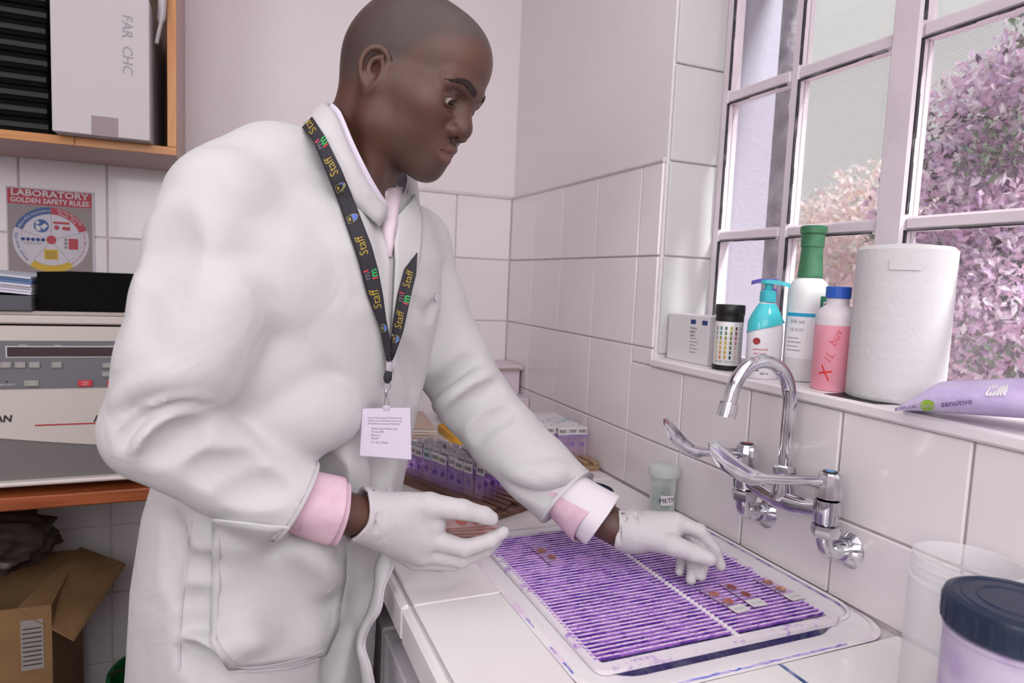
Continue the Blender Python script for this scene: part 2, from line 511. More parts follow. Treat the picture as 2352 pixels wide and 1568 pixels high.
TILES = {}
def tile(parent, a, b, nrm, mat=tile_mat, name='tile', th=0.007, gap=0.0016, bev=0.0022):
    """a,b opposite corners on the wall plane; nrm = axis index and sign of the outward normal"""
    ax, sg = nrm
    a = np.array(a, float); b = np.array(b, float)
    c = (a+b)/2; s = np.abs(b-a)-gap*2; s[ax] = th; c[ax] += sg*th/2
    key = (name, tuple(np.round(s, 4)), mat.name)
    if key not in TILES: TILES[key] = MB().obox((0, 0, 0), s, None, bev).mesh(name)
    o = link(name, TILES[key], mat, parent); o.location = tuple(c-wloc(parent))
    o.location += Vector([rng.uniform(-0.0004, 0.0004) if k == ax else 0 for k in range(3)])
    return o
# grout beds
g = MB().box((-1.95, -0.0015, 0.0), (-0.0, 0.0, 1.618)).build('grout', grout_mat, wb)
g = MB(); g.box((-0.0015, -0.84, 0.88), (0, -0.0015, 1.618)); g.build('grout', grout_mat, wr)
g = MB().box((-0.0015, -2.6, 0.88), (0, -0.84, 1.184)).build('grout', grout_mat, wr)
W = 0.1912
bx = [-0.0075, -0.1955]+[-0.1955-W*k for k in range(1, 9)]
zrows = [0.0, 0.05, 0.252, 0.452, 0.644, 0.832, 1.022, 1.222, 1.422, 1.622]
for j in range(len(zrows)-1):
    for i in range(len(bx)-1):
        if j < 5 and bx[i] > -0.6: continue
        tile(wb, (bx[i+1], 0, zrows[j]), (bx[i], 0, zrows[j+1]), (1, -1))
ry = [0.0, -0.187]+[-0.187-W*k for k in range(1, 13)]
for k in range(len(ry)-1):
    y1, y0 = ry[k], ry[k+1]
    if y0 < -2.5: break
    tile(wr, (0, y0, 0.9), (0, y1, 1.022), (0, -1))
    for z0, z1 in ((1.022, 1.222), (1.222, 1.422), (1.422, 1.622)):
        yy0 = max(y0, OY1)
        if y1 > OY1 and yy0 < y1-0.01 and z0 > 1.1:
            tile(wr, (0, yy0, z0), (0, y1, z1), (0, -1))
        elif z0 < 1.1:
            tile(wr, (0, y0, z0), (0, y1, 1.222 if y1 > OY1 and y0 > OY1 else 1.184), (0, -1))
tile(wr, (0, OY1, 1.184), (0, -0.7605, 1.222), (0, -1))
# tiled reveal of the window, left side, and the moulding on top of the tiles
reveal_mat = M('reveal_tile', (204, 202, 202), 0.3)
MB().box((0.166, -0.8425, 1.19), (0.2795, -0.8402, 2.118)).build('outer_reveal', M('outer_reveal_paint', (146, 143, 156), 0.8, bump=(60, 0.2)), wr)
for z0, z1 in ((1.21, 1.422), (1.422, 1.622), (1.622, 1.822), (1.822, 2.022)):
    tile(wr, (0.004, OY1, z0), (0.130, OY1, z1), (1, -1), mat=reveal_mat)
tr = MB().tube([(-0.006, -0.006, 1.624), (-0.006, -0.84, 1.624)], 0.006, 8).build('trim_1', paint_mat, None, 60); tag(tr, kind='structure')
tr = MB().tube([(-0.0, -0.006, 1.624), (-0.97, -0.006, 1.624)], 0.006, 8).build('trim_2', paint_mat, None, 60); tag(tr, kind='structure')

# ---- window
win = bpy.data.objects.new('window_1', None); COL.objects.link(win); win.location = (0.14, -1.5, 1.2); tag(win, kind='structure')
sill = MB().box((-0.014, OY0, 1.184), (0.135, OY1+0.001, 1.203), 0.004).build('window_sill', sill_mat, win, 40)
WX0, WX1 = 0.128, 0.160
ycols = [(-0.866, -1.039), (-1.060, -1.253), (-1.303, -1.76), (-1.81, -2.22)]
zr = [(1.215, 1.460), (1.482, 1.752), (1.776, 2.09)]
fm = MB
fm().box((WX0, -0.866, 1.203), (WX1, -0.840, 2.12), 0.003).build('frame_stile', paint_mat, win)
fm().box((WX0, -2.25, 1.203), (WX1, -2.22, 2.12), 0.003).build('frame_stile', paint_mat, win)
fm().box((WX0, -2.22, 1.203), (WX1, -0.866, 1.216), 0.003).build('frame_rail', paint_mat, win)
fm().box((WX0, -2.22, 2.09), (WX1, -0.866, 2.12), 0.003).build('frame_rail', paint_mat, win)
for y0, y1, w in ((-1.060, -1.039, 0), (-1.303, -1.253, 0.006), (-1.81, -1.76, 0.006)):
    fm().box((WX0-w, y0, 1.216), (WX1, y1, 2.09), 0.004).build('mullion', paint_mat, win)
for y1, y0 in ycols:
    for z0, z1 in ((1.460, 1.482), (1.752, 1.776)):
        fm().box((WX0, y0, z0), (WX1, y1, z1), 0.004).build('transom', paint_mat, win)
glass = M('window_glass', (250, 250, 252), 0.02, trans=1.0, ior=1.0, spec=0.1)
nt = glass.node_tree; bs = nt.nodes['Principled BSDF']
tb = nt.nodes.new('ShaderNodeBsdfTransparent'); tb.inputs[0].default_value = (0.985, 0.985, 0.985, 1)
gl = nt.nodes.new('ShaderNodeBsdfGlossy'); gl.inputs['Roughness'].default_value = 0.02
mixs = nt.nodes.new('ShaderNodeMixShader'); mixs.inputs[0].default_value = 0.05
nt.links.new(tb.outputs[0], mixs.inputs[1]); nt.links.new(gl.outputs[0], mixs.inputs[2])
nt.links.new(mixs.outputs[0], nt.nodes['Material Output'].inputs['Surface'])
# perforated insect screen: round holes in a staggered lattice, in the screen's own plane
screen = bpy.data.materials.new('perforated_screen'); screen.use_nodes = True
nt = screen.node_tree; bs = nt.nodes['Principled BSDF']
bs.inputs['Base Color'].default_value = (*lin(190, 168, 182), 1); bs.inputs['Roughness'].default_value = 0.7
tc = nt.nodes.new('ShaderNodeTexCoord'); sep = nt.nodes.new('ShaderNodeSeparateXYZ')
nt.links.new(tc.outputs['Object'], sep.inputs[0])
def mth(op, a, b=None):
    n = nt.nodes.new('ShaderNodeMath'); n.operation = op
    for i, x in enumerate((a, b)):
        if x is None: continue
        if isinstance(x, (int, float)): n.inputs[i].default_value = x
        else: nt.links.new(x, n.inputs[i])
    return n.outputs[0]
PITCH = 0.0034
def cellr(offu, offv):
    u = mth('ADD', mth('DIVIDE', sep.outputs[1], PITCH), offu); v = mth('ADD', mth('DIVIDE', sep.outputs[2], PITCH*1.732), offv)
    du = mth('SUBTRACT', mth('FRACT', u), 0.5); dv = mth('MULTIPLY', mth('SUBTRACT', mth('FRACT', v), 0.5), 1.732)
    return mth('SQRT', mth('ADD', mth('MULTIPLY', du, du), mth('MULTIPLY', dv, dv)))
hole = mth('LESS_THAN', mth('MINIMUM', cellr(0, 0), cellr(0.5, 0.5)), 0.468)
tb = nt.nodes.new('ShaderNodeBsdfTransparent'); mixs = nt.nodes.new('ShaderNodeMixShader')
nt.links.new(hole, mixs.inputs[0]); nt.links.new(bs.outputs[0], mixs.inputs[1]); nt.links.new(tb.outputs[0], mixs.inputs[2])
nt.links.new(mixs.outputs[0], nt.nodes['Material Output'].inputs['Surface'])
for i, (y1, y0) in enumerate(ycols):
    for j, (z0, z1) in enumerate(zr):
        MB().box((0.143, y0, z0), (0.146, y1, z1)).build('pane', glass, win)
        if j < 2:
            MB().add([(0.152, y0, z0), (0.152, y1, z0), (0.152, y1, z1), (0.152, y0, z1)], [(0, 1, 2, 3)]).build('insect_screen', screen, win)
        # dark strips painting in the shadow gap along the left and top edge of each pane
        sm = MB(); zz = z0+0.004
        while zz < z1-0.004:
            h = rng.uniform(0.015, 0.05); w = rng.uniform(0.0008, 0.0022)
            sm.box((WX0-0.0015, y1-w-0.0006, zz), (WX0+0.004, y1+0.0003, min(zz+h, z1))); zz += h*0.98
        sm.build('gap_shade_strip', gap_shade, win)
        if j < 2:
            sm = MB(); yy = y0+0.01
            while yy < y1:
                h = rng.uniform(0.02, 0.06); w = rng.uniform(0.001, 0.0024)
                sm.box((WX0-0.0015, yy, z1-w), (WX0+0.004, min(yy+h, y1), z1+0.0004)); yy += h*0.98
            sm.build('gap_shade_strip', gap_shade, win)

# ---- outside: rough stone pier, ground, shrubs
outwall = M('outside_wall_paint', (222, 222, 230), 0.8, bump=(60, 0.2))
MB().box((0.28, -0.62, -0.3), (0.34, -0.02, 2.9)).build('wall_outside_return', outwall); tag(bpy.data.objects['wall_outside_return'], kind='structure')
pier_mat = M('rough_stone', (142, 139, 146), 0.95, var=(16, (104, 101, 110), 0.4, 0.62, 8), bump=(30, 1.0, 6))
pv = MB(); rows = []
for k in range(46):
    z = -0.2+k*0.068; r = []
    for (x, y) in ((0.48, -0.572), (0.48, -0.650), (0.49, -0.676), (0.51, -0.684), (0.535, -0.676), (0.535, -0.572)):
        r.append((x+nrs.uniform(-.006, .006), y+nrs.uniform(-.007, .007)*(1 if y < -0.62 else 0), z))
    rows.append(r)
pv.grid(rows, closed=True)
pier = pv.build('stone_pier', pier_mat, None, 40); tag(pier, 'rough grey stone pier standing outside the left window pane', 'pier')
gr = MB().box((0.3, -8, -0.45), (9, 6, -0.4)).build('ground_outside', M('pale_ground', (214, 190, 196), 0.95, var=(2, (226, 208, 214), 0.4, 0.6))); tag(gr, kind='structure')

def shrub(name, label, blobs, n, size, cols, stem):
    c0 = np.mean([b[0] for b in blobs], 0)
    t = thing(name, label, 'shrub', (c0[0], c0[1], -0.4))
    wts = np.array([b[1]**2 for b in blobs]); wts = wts/wts.sum()
    groups = [MB() for _ in cols]; pw = np.array([c[2] for c in cols]); pw = pw/pw.sum()
    for i in range(n):
        b = blobs[nrs.choice(len(blobs), p=wts)]
        d = nrs.normal(size=3); d /= np.linalg.norm(d); c = np.array(b[0])+d*b[1]*nrs.uniform(0.45, 1.0)
        a = nrs.normal(size=3); a /= np.linalg.norm(a); e = np.cross(a, nrs.normal(size=3)); e /= np.linalg.norm(e)
        nn = np.cross(a, e); s_ = size*nrs.uniform(0.6, 1.3)
        q_ = nrs.choice(len(cols), p=pw)
        if math.sin(7*c[0]+1)*math.sin(6*c[1]+2)*math.sin(7*c[2]+0.5) > 0.22 and len(cols) > 4: q_ = 3 if nrs.rand() < 0.65 else 4
        g_ = groups[q_]
        g_.add([c-a*s_, c+e*s_*0.5+nn*s_*0.12, c+a*s_, c-e*s_*0.5+nn*s_*0.12], [(0, 1, 2), (0, 2, 3)])
    for g_, cc in zip(groups, cols):
        mt_ = M(cc[0]+'_'+name, cc[1], 0.7); nt_ = mt_.node_tree
        tl_ = nt_.nodes.new('ShaderNodeBsdfTranslucent'); tl_.inputs[0].default_value = (*lin(*cc[1]), 1); ms_ = nt_.nodes.new('ShaderNodeMixShader'); ms_.inputs[0].default_value = 0.45
        nt_.links.new(nt_.nodes['Principled BSDF'].outputs[0], ms_.inputs[1]); nt_.links.new(tl_.outputs[0], ms_.inputs[2]); nt_.links.new(ms_.outputs[0], nt_.nodes['Material Output'].inputs['Surface'])
        o = g_.build(cc[0], mt_, t); tag(o, kind="stuff")
    sm = MB()
    for k in range(stem):
        b = blobs[k % len(blobs)]; p0 = np.array((c0[0]+nrs.uniform(-.1, .1), c0[1]+nrs.uniform(-.1, .1), -0.4)); p1 = np.array(b[0])
        md = (p0+p1)/2+nrs.normal(size=3)*0.06
        br = MB().tube([p0, md, p1], [0.018, 0.013, 0.006], 6); br.build('branch', M('branch_bark', (120, 104, 96), 0.9), t, 60)
    return t
shrub('flowering_shrub', 'tall flowering pink shrub seen through the right-hand window panes',
      [((1.85, -0.36, 2.02), 0.30), ((1.9, -0.60, 2.2), 0.32), ((1.8, -0.25, 1.68), 0.33), ((1.8, -0.58, 1.75), 0.35), ((1.8, -0.28, 1.32), 0.34), ((1.8, -0.62, 1.35), 0.36), ((1.75, -0.25, 1.02), 0.28)],
      26000, 0.020, [('pink_blossom', (240, 208, 232), 5), ('pale_blossom', (248, 240, 246), 6), ('mauve_leaf', (222, 196, 230), 2), ('green_leaf', (120, 138, 116), 0.5), ('dark_leaf', (110, 100, 112), 0.4)], 7)
shrub('garden_bush', 'pale leafy garden bush low behind the middle window pane',
      [((3.3, 1.35, 1.85), 0.46), ((3.5, 1.9, 1.75), 0.46), ((3.2, 0.9, 1.7), 0.45), ((3.3, 1.5, 1.25), 0.55), ((3.2, 0.8, 1.1), 0.5), ((3.6, 2.2, 1.2), 0.5)],
      16000, 0.028, [('beige_leaf', (240, 224, 216), 4), ('pale_pink_leaf', (242, 224, 232), 5), ('grey_green_leaf', (200, 208, 196), 2), ('tan_leaf', (220, 196, 180), 1)], 6)

# ================================================================== tiled sink counter
ctile = M('counter_tile', (238, 236, 234), 0.22, var=(2.5, (235, 228, 231), 0.4, 0.62), bump=(12, 0.03), coat=0.2)
stain_grout = stained('stained_grout', (214, 206, 212), (110, 120, 190), 0.60, 0.70, 14, 0.9)
lam = M('white_laminate', (212, 206, 212), 0.45, var=(4, (204, 197, 204), 0.4, 0.65))
SX0, SX1, SY0, SY1 = -0.476, -0.014, -1.452, -0.962
wt = thing('worktop', 'white tiled worktop along the window wall with the sink let into it', 'worktop', (-0.31, -1.3, 0.88))
inn = rrect(SX0, SX1, SY0, SY1, 0.055)
out = to_rect(inn, -0.615, -0.0015, -2.6, -0.0015)
m_ = MB(); ring_slab(m_, out, inn, 0.862, 0.8935, ((0, 0, 0), (1, 0, 0), (0, 1, 0), (0, 0, 1))); m_.build('slab', stain_grout, wt)
def ctl(x0, x1, y0, y1): tile(wt, (x0, y0, 0.8925), (x1, y1, 0.8925), (2, 1), mat=ctile, name='worktop_tile', th=0.0075, gap=0.0013)
yb = [-0.008, -0.18, -0.45, -0.72, -0.956]
for i in range(4):
    for x0, x1 in ((-0.612, -0.418), (-0.418, -0.222), (-0.222, -0.010)): ctl(x0, x1, yb[i+1], yb[i])
for y1, y0 in ((-0.956, -1.18), (-1.18, -1.452)): ctl(-0.612, -0.478, y0, y1)
for y1, y0 in ((-1.455, -1.72), (-1.72, -1.99), (-1.99, -2.26), (-2.26, -2.58)):
    for x0, x1 in ((-0.612, -0.418), (-0.418, -0.222), (-0.222, -0.010)): ctl(x0, x1, y0, y1)
yb = [-0.008, -0.18, -0.45, -0.72, -0.91, -1.18, -1.452, -1.72, -1.99, -2.26, -2.58]
for i in range(len(yb)-1):
    MB().box((-0.6285, yb[i+1]+0.0012, 0.848), (-0.6135, yb[i]-0.0012, 0.9), 0.005).build('edge_tile', ctile, wt)
cab = thing('base_cabinet', 'white laminate base cabinet under the tiled worktop', 'cabinet', (-0.3, -1.3, 0))
MB().box((-0.592, -2.55, 0.08), (-0.574, -0.02, 0.845), 0.002).build('front_panel', lam, cab)
MB().box((-0.574, -2.55, 0.08), (-0.02, -2.532, 0.845), 0.002).build('side_panel', lam, cab)
MB().box((-0.574, -0.038, 0.08), (-0.02, -0.02, 0.845), 0.002).build('side_panel', lam, cab)
MB().box((-0.574, -2.53, 0.08), (-0.02, -0.04, 0.098), 0.002).build('bottom_panel', lam, cab)
MB().box((-0.598, -2.55, 0.795), (-0.592, -0.02, 0.845), 0.001).build('rail', lam, cab)
for y0, y1 in ((-0.52, -0.03), (-1.02, -0.53), (-1.72, -1.03), (-2.53, -1.73)):
    MB().box((-0.620, y0, 0.10), (-0.5925, y1, 0.785), 0.003).build('door', lam, cab)
MB().box((-0.55, -2.5, 0.0), (-0.06, -0.06, 0.08)).build('plinth', M('plinth_dark', (70, 64, 62), 0.8), cab)

# sink: ceramic rim with basin
ceramic = stained('sink_ceramic', (236, 231, 235), (190, 160, 215), 0.62, 0.8, 9, 0.2)
basin_mat = stained('dye_stained_basin', (166, 168, 208), (128, 120, 192), 0.42, 0.62, 30, 0.35, (1, 1, 0.3), (104, 92, 172))
sk = thing('sink', 'white ceramic sink with a purple stained basin below the slide rack', 'sink', (-0.25, -1.2, 0.72))
lp = [rrect(SX0+0.001, SX1-0.001, SY0+0.001, SY1-0.001, 0.054), rrect(SX0+0.003, SX1-0.003, SY0+0.003, SY1-0.003, 0.053),
      rrect(SX0+0.026, SX1-0.052, SY0+0.026, SY1-0.026, 0.05), rrect(SX0+0.030, SX1-0.056, SY0+0.030, SY1-0.030, 0.05), rrect(SX0+0.033, SX1-0.060, SY0+0.033, SY1-0.034, 0.05)]
zz = [0.888, 0.9015, 0.9015, 0.899, 0.880]
m_ = MB(); m_.grid([[(p[0], p[1], z) for p in l] for l, z in zip(lp, zz)], closed=True); m_.build('rim', ceramic, sk, 50)
lp2 = [rrect(SX0+0.033, SX1-0.060, SY0+0.033, SY1-0.034, 0.05), rrect(SX0+0.04, SX1-0.066, SY0+0.037, SY1-0.04, 0.05), rrect(SX0+0.06, SX1-0.09, SY0+0.06, SY1-0.06, 0.05)]
m_ = MB(); rows = [[(p[0], p[1], z) for p in l] for l, z in zip(lp2, (0.880, 0.845, 0.835))]
m_.grid(rows, closed=True); nb = len(m_.v); m_.f.append(tuple(range(nb-len(lp2[0]), nb)))
m_.build('basin', basin_mat, sk, 50)
MB().lathe([(0.0, 0.8365), (0.028, 0.8365), (0.032, 0.838), (0.033, 0.8355)], (-0.26, -1.2, 0), 24).build('drain', M('chrome', (225, 226, 230), 0.08, 1.0, var=(20, (190, 188, 196), 0.4, 0.6)), sk, 40)
# dye line around the rim (dried stain with its own ragged shape)
dye = stained('dye_residue', (190, 180, 226), (84, 112, 206), 0.42, 0.58, 50, 0.7, stain2=(150, 120, 206))
lpo = rrect(SX0-0.0012, SX1+0.0012, SY0-0.0012, SY1+0.0012, 0.0555, 24); pts = []
for i in range(len(lpo)):
    a = np.array(lpo[i]); b = np.array(lpo[(i+1) % len(lpo)]); n_ = max(1, int(np.linalg.norm(b-a)/0.005))
    for k in range(n_): pts.append(a+(b-a)*k/n_)
cc = np.array(((SX0+SX1)/2, (SY0+SY1)/2))
ri = [(*(p-(p-cc)/np.linalg.norm(p-cc)*0.0050), 0.9019) for p in pts]; ro = [(*(p+(p-cc)/np.linalg.norm(p-cc)*0.0052), 0.9004) for p in pts]
m_ = MB(); m_.grid([ri, ro], closed=True); m_.build('sealant', stained('sealant_white', (236, 230, 234), (226, 202, 226), 0.5, 0.7, 20, 0.5), sk)
def stain_strip(q, wmin, wmax):
    m_ = MB(); r0_, r1_ = [], []
    for p in q:
        d = (p-cc)/np.linalg.norm(p-cc); w = nrs.uniform(wmin, wmax); o_ = nrs.uniform(-0.0006, 0.0012)
        r0_.append((*(p+d*(o_-w)), 0.9026)); r1_.append((*(p+d*(o_+w)), 0.9018))
    m_.grid([r0_, r1_]); m_.build('dye_stain', dye, sk)
near = [p for p in pts if p[1] < -1.4515 and p[0] < -0.10]; near.sort(key=lambda p: p[0])
stain_strip(near[len(near)//5:], 0.0003, 0.0016)
left = [p for p in pts if p[0] < -0.474 and p[1] > -1.40]; left.sort(key=lambda p: p[1]); k = 0
while k < len(left)-8:
    if nrs.rand() < 0.22:
        n_ = nrs.randint(3, 8); stain_strip(left[k:k+n_], 0.0003, 0.0016); k += n_
    k += 3
bead = [(-0.0165, -0.985+0.0*k, 0.9035) for k in range(1)]+[(-0.0165, y, 0.9035) for y in np.linspace(-1.02, -1.36, 12)]+[(-0.0165-0.045*(1-math.cos(a)), -1.36-0.045*math.sin(a), 0.9035) for a in np.linspace(0.2, math.pi/2, 7)]
MB().tube(bead, 0.0028, 8).build('rim_bead', ceramic, sk, 60)
MB().tube([(x-0.0042, y, 0.9022) for x, y, z in bead], 0.0008, 6).build('dye_stain', stained('dye_thin', (214, 190, 226), (110, 84, 180), 0.45, 0.6, 40, 0.6), sk, 60)
MB().box((-0.2238, -1.60, 0.8935), (-0.2202, -1.4545, 0.9004)).build('stained_joint', stained('joint_dye', (170, 180, 206), (60, 84, 140), 0.38, 0.55, 60, 0.8), wt)

# slide draining rack over the sink
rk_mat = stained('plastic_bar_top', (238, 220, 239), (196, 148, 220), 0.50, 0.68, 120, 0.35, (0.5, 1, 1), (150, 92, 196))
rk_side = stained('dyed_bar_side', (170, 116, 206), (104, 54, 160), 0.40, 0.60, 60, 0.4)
rk_rail = stained('dyed_plastic_rail', (230, 222, 230), (178, 128, 210), 0.56, 0.70, 60, 0.4)
rk = thing('slide_rack', 'white plastic slide draining rack dyed purple lying across the sink', 'rack', (-0.255, -1.2, 0.903))
RX0, RX1, RXm, RY0, RY1 = -0.452, -0.066, -0.236, -1.414, -0.994
m_ = MB(); ring_slab(m_, rrect(RX0, RX1, RY0, RY1, 0.014, 5), rrect(RX0+0.012, RX1-0.010, RY0+0.016, RY1-0.010, 0.004, 5), 0.9022, 0.9082, ((0, 0, 0), (1, 0, 0), (0, 1, 0), (0, 0, 1)))
m_.build('frame', rk_rail, rk, 40)
MB().box((RXm-0.0035, RY0+0.012, 0.9035), (RXm+0.0035, RY1-0.006, 0.9092), 0.0012).build('spine', rk_rail, rk)
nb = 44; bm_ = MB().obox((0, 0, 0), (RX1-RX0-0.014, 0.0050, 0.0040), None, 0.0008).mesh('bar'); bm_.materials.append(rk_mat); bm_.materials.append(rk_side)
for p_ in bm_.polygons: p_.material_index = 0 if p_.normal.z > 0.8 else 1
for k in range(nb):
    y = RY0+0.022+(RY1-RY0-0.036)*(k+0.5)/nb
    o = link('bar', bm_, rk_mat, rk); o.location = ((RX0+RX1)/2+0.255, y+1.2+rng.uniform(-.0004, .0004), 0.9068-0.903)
tooth = MB().obox((0, 0, 0), (0.0055, 0.0035, 0.0022), None, 0.0008).mesh('tooth')
for k in range(nb):
    y = RY0+0.022+(RY1-RY0-0.036)*(k+0.5)/nb
    o = link('tooth', tooth, rk_rail, rk); o.location = (RXm+0.255, y+1.2+0.0045, 0.0066)

# ================================================================== wall-mounted lever mixer tap
chrome = M('chrome', (225, 226, 230), 0.08, 1.0)
chrome_w = M('worn_chrome', (214, 213, 220), 0.16, 1.0, var=(45, (150, 146, 160), 0.48, 0.66))
tap = thing('mixer_tap', 'chrome wall-mounted mixer tap with swan neck and two long elbow levers', 'tap', (-0.01, -1.294, 0.982))
def arc(c, r, a0, a1, e1, e2, n=10):
    c, e1, e2 = [np.array(k, float) for k in (c, e1, e2)]
    return [c+r*(math.cos(math.radians(a0+(a1-a0)*k/n))*e1+math.sin(math.radians(a0+(a1-a0)*k/n))*e2) for k in range(n+1)]
YL, YR, XB = -1.196, -1.364, -0.056
for y, capc in ((YL, (150, 40, 50)), (YR, (70, 150, 215))):
    fl = MB().lathe([(0.0305, -0.001), (0.0305, -0.004), (0.026, -0.0095), (0.016, -0.0165), (0.0145, -0.022), (0.012, -0.022)], (0, y, 0.982), 32, (1, 0, 0))
    fl.build('wall_flange', chrome, tap, 35)
    e = [(-0.012, y, 0.982), (-0.034, y, 0.982)]+arc((-0.034, y, 1.002), 0.020, -90, -180, (1, 0, 0), (0, 0, 1), 8)+[(-0.054, y, 1.010)]
    e = [(p[0]-0.002 if i > 5 else p[0], p[1], p[2]) for i, p in enumerate(e)]
    MB().tube(e, 0.0115, 14).build('elbow_pipe', chrome, tap, 50)
    nut = MB().lathe([(0.013, 0.0), (0.0185, 0.002), (0.0200, 0.009), (0.0185, 0.018), (0.013, 0.020)], (XB, y, 1.006), 6).build('union_nut', chrome, tap, 20)
    body = MB().lathe([(0.0140, 0), (0.0172, 0.003), (0.0182, 0.014), (0.0190, 0.030), (0.0180, 0.036), (0.0150, 0.037)], (XB, y, 1.026), 24).build('valve_body', chrome, tap, 40)
    hd = MB().lathe([(0.0165, 0), (0.0192, 0.002), (0.0188, 0.012), (0.0158, 0.034), (0.0135, 0.038), (0.0110, 0.0385)], (XB, y, 1.064), 12).build('tap_head', chrome, tap, 25)
    ring = MB().lathe([(0.0102, 0.0), (0.0102, 0.0012), (0.006, 0.0016)], (XB, y, 1.1022), 20, caps=(True, True)).build('indicator_cap', M('cap_black', (34, 30, 34), 0.4), tap, 30)
    MB().lathe([(0.0062, 0.0), (0.0058, 0.0006), (0.0, 0.0007)], (XB, y, 1.1036), 16, caps=(True, False)).build('indicator_dot', M('cap_%d' % capc[0], capc, 0.3), tap, 30)
# cross bar between the valves rising to the spout socket
pts = [(XB, YL-0.010, 1.046)]+[(XB, YL+(YR-YL)*t, 1.046-0.012*math.sin(math.pi*t)) for t in (0.2, 0.35, 0.5, 0.65, 0.8)]+[(XB, YR+0.010, 1.046)]
MB().tube(pts, [0.0145, 0.0140, 0.0155, 0.0175, 0.0155, 0.0140, 0.0145], 14, flat=0.85).build('cross_bar', chrome, tap, 50)
YM = (YL+YR)/2
MB().lathe([(0.017, 0), (0.0170, 0.012), (0.0140, 0.030), (0.013, 0.036)], (XB, YM, 1.036), 20).build('spout_socket', chrome, tap, 40)
MB().lathe([(0.012, 0), (0.0165, 0.002), (0.0175, 0.009), (0.0155, 0.016), (0.0125, 0.018)], (XB, YM, 1.072), 6).build('spout_nut', chrome, tap, 20)
sp = [(XB, YM, 1.086), (XB, YM, 1.13), (XB, YM, 1.195)]+arc((XB-0.056, YM+0.003, 1.195), 0.056, 0, 168, (1, 0, 0), (0, 0, 1), 18)[1:]
e = sp[-1]; sp.append((e[0]-0.004, e[1], e[2]-0.018))
MB().tube(sp, 0.0105, 18).build('spout', chrome, tap, 60)
ed = np.array(sp[-1])-np.array(sp[-2]); ed /= np.linalg.norm(ed)
MB().lathe([(0.0108, 0), (0.0135, 0.001), (0.0138, 0.012), (0.0142, 0.022), (0.011, 0.022), (0.010, 0.014)], np.array(sp[-1])-ed*0.002, 20, ed).build('aerator', chrome_w, tap, 40)
def lever(y, ln, dy, rise, z):
    n = 16; rows = []
    d0 = np.array((-1.0, dy, 0)); d0 /= np.linalg.norm(d0); side = np.array((d0[1], -d0[0], 0)); 
    for k in range(n+1):
        t = k/n; s_ = 0.008+t*ln
        c = np.array((XB, y, z))+d0*s_
        zz = 0.010*t - (0.0 if t < 0.62 else 0); zz += 0 if t < 0.6 else rise*((t-0.6)/0.4)**1.3
        w = 0.0085-0.0015*min(t/0.4, 1) if t < 0.5 else 0.0070+0.0110*math.sin(min((t-0.5)/0.5, 1)*math.pi*0.62)
        if t > 0.93: w *= math.sqrt(max(0.05, 1-((t-0.93)/0.075)**2))
        th = 0.0055*(1-t)+0.0022
        ang = 1.25
        up = np.array((0, 0, 1.0))*math.cos(ang)-d0*math.sin(ang)*-1*0.0
        wv = side*math.cos(ang)+np.array((0, 0, 1.0))*math.sin(ang)*1.0
        nv = np.cross(wv, d0)
        p = c+np.array((0, 0, zz)); r = []
        for a in range(10):
            an = 2*math.pi*a/10; r.append(p+wv*w*math.cos(an)+nv*th*math.sin(an))
        rows.append(r)
    m = MB(); m.grid(rows, closed=True); nn = len(m.v)
    m.f.append(tuple(range(10))[::-1]); m.f.append(tuple(range(nn-10, nn)))
    return m
lever(YL, 0.150, 0.10, 0.045, 1.086).build('lever', chrome_w, tap, 50)
lever(YR, 0.178, 0.26, 0.040, 1.088).build('lever', chrome, tap, 50)

# ================================================================== things on the window sill
SZ = 1.2035
def print_mesh(name, parent, mat, items):
    """flat print on a thing: items = list of ('box', o, ex, ey, w, h) or ('text', s, size, o, ex, ey, width)"""
    m = MB()
    for it in items:
        if it[0] == 'box':
            _, o, ex, ey, w, h = it; o = np.array(o, float); ex = np.array(ex, float); ey = np.array(ey, float)
            m.add([o, o+ex*w, o+ex*w+ey*h, o+ey*h], [(0, 1, 2, 3)])
        else:
            put_text(m, it[1], it[2], it[3], it[4], it[5], 'LEFT', it[6] if len(it) > 6 else None)
    return m.build(name, mat, parent)
INK = M('print_black', (46, 44, 50), 0.6); INKG = M('print_grey', (140, 136, 142), 0.6); INKR = M('print_red', (196, 60, 70), 0.6)
INKB = M('print_navy', (40, 62, 120), 0.6); INKBL = M('print_sky_blue', (40, 160, 205), 0.6); WHITE = M('label_white', (224, 220, 222), 0.5)

class Cyl:
    """places flat print on a cylinder facing direction a0 (radians from +x)"""
    def __init__(s, c, r): s.c = np.array(c, float); s.r = r
    def pt(s, a, z, lift=0.0004): return np.array((s.c[0]+(s.r+lift)*math.cos(a), s.c[1]+(s.r+lift)*math.sin(a), s.c[2]+z))
    def patch(s, mb, a0, a1, z0, z1, n=8, lift=0.0004):
        mb.grid([[s.pt(a0+(a1-a0)*k/n, z, lift) for k in range(n+1)] for z in (z0, z1)])
    def text(s, mb, txt, size, a, z, rot=0.0, lift=0.0006, width=None, align='CENTER', shear=0.0, bold=0.0):
        v, f = text_mesh(txt, size, 0, align, shear, bold)
        if len(v) == 0: return
        if width: v[:, 0] *= width/(v[:, 0].max()-v[:, 0].min())
        c_, s_ = math.cos(rot), math.sin(rot)
        x = v[:, 0]*c_-v[:, 1]*s_; y = v[:, 0]*s_+v[:, 1]*c_
        mb.add([s.pt(a+xx/s.r, z+yy, lift) for xx, yy in zip(x, y)], f)
def toward_cam(c): return math.atan2(CAM[1]-c[1], CAM[0]-c[0])

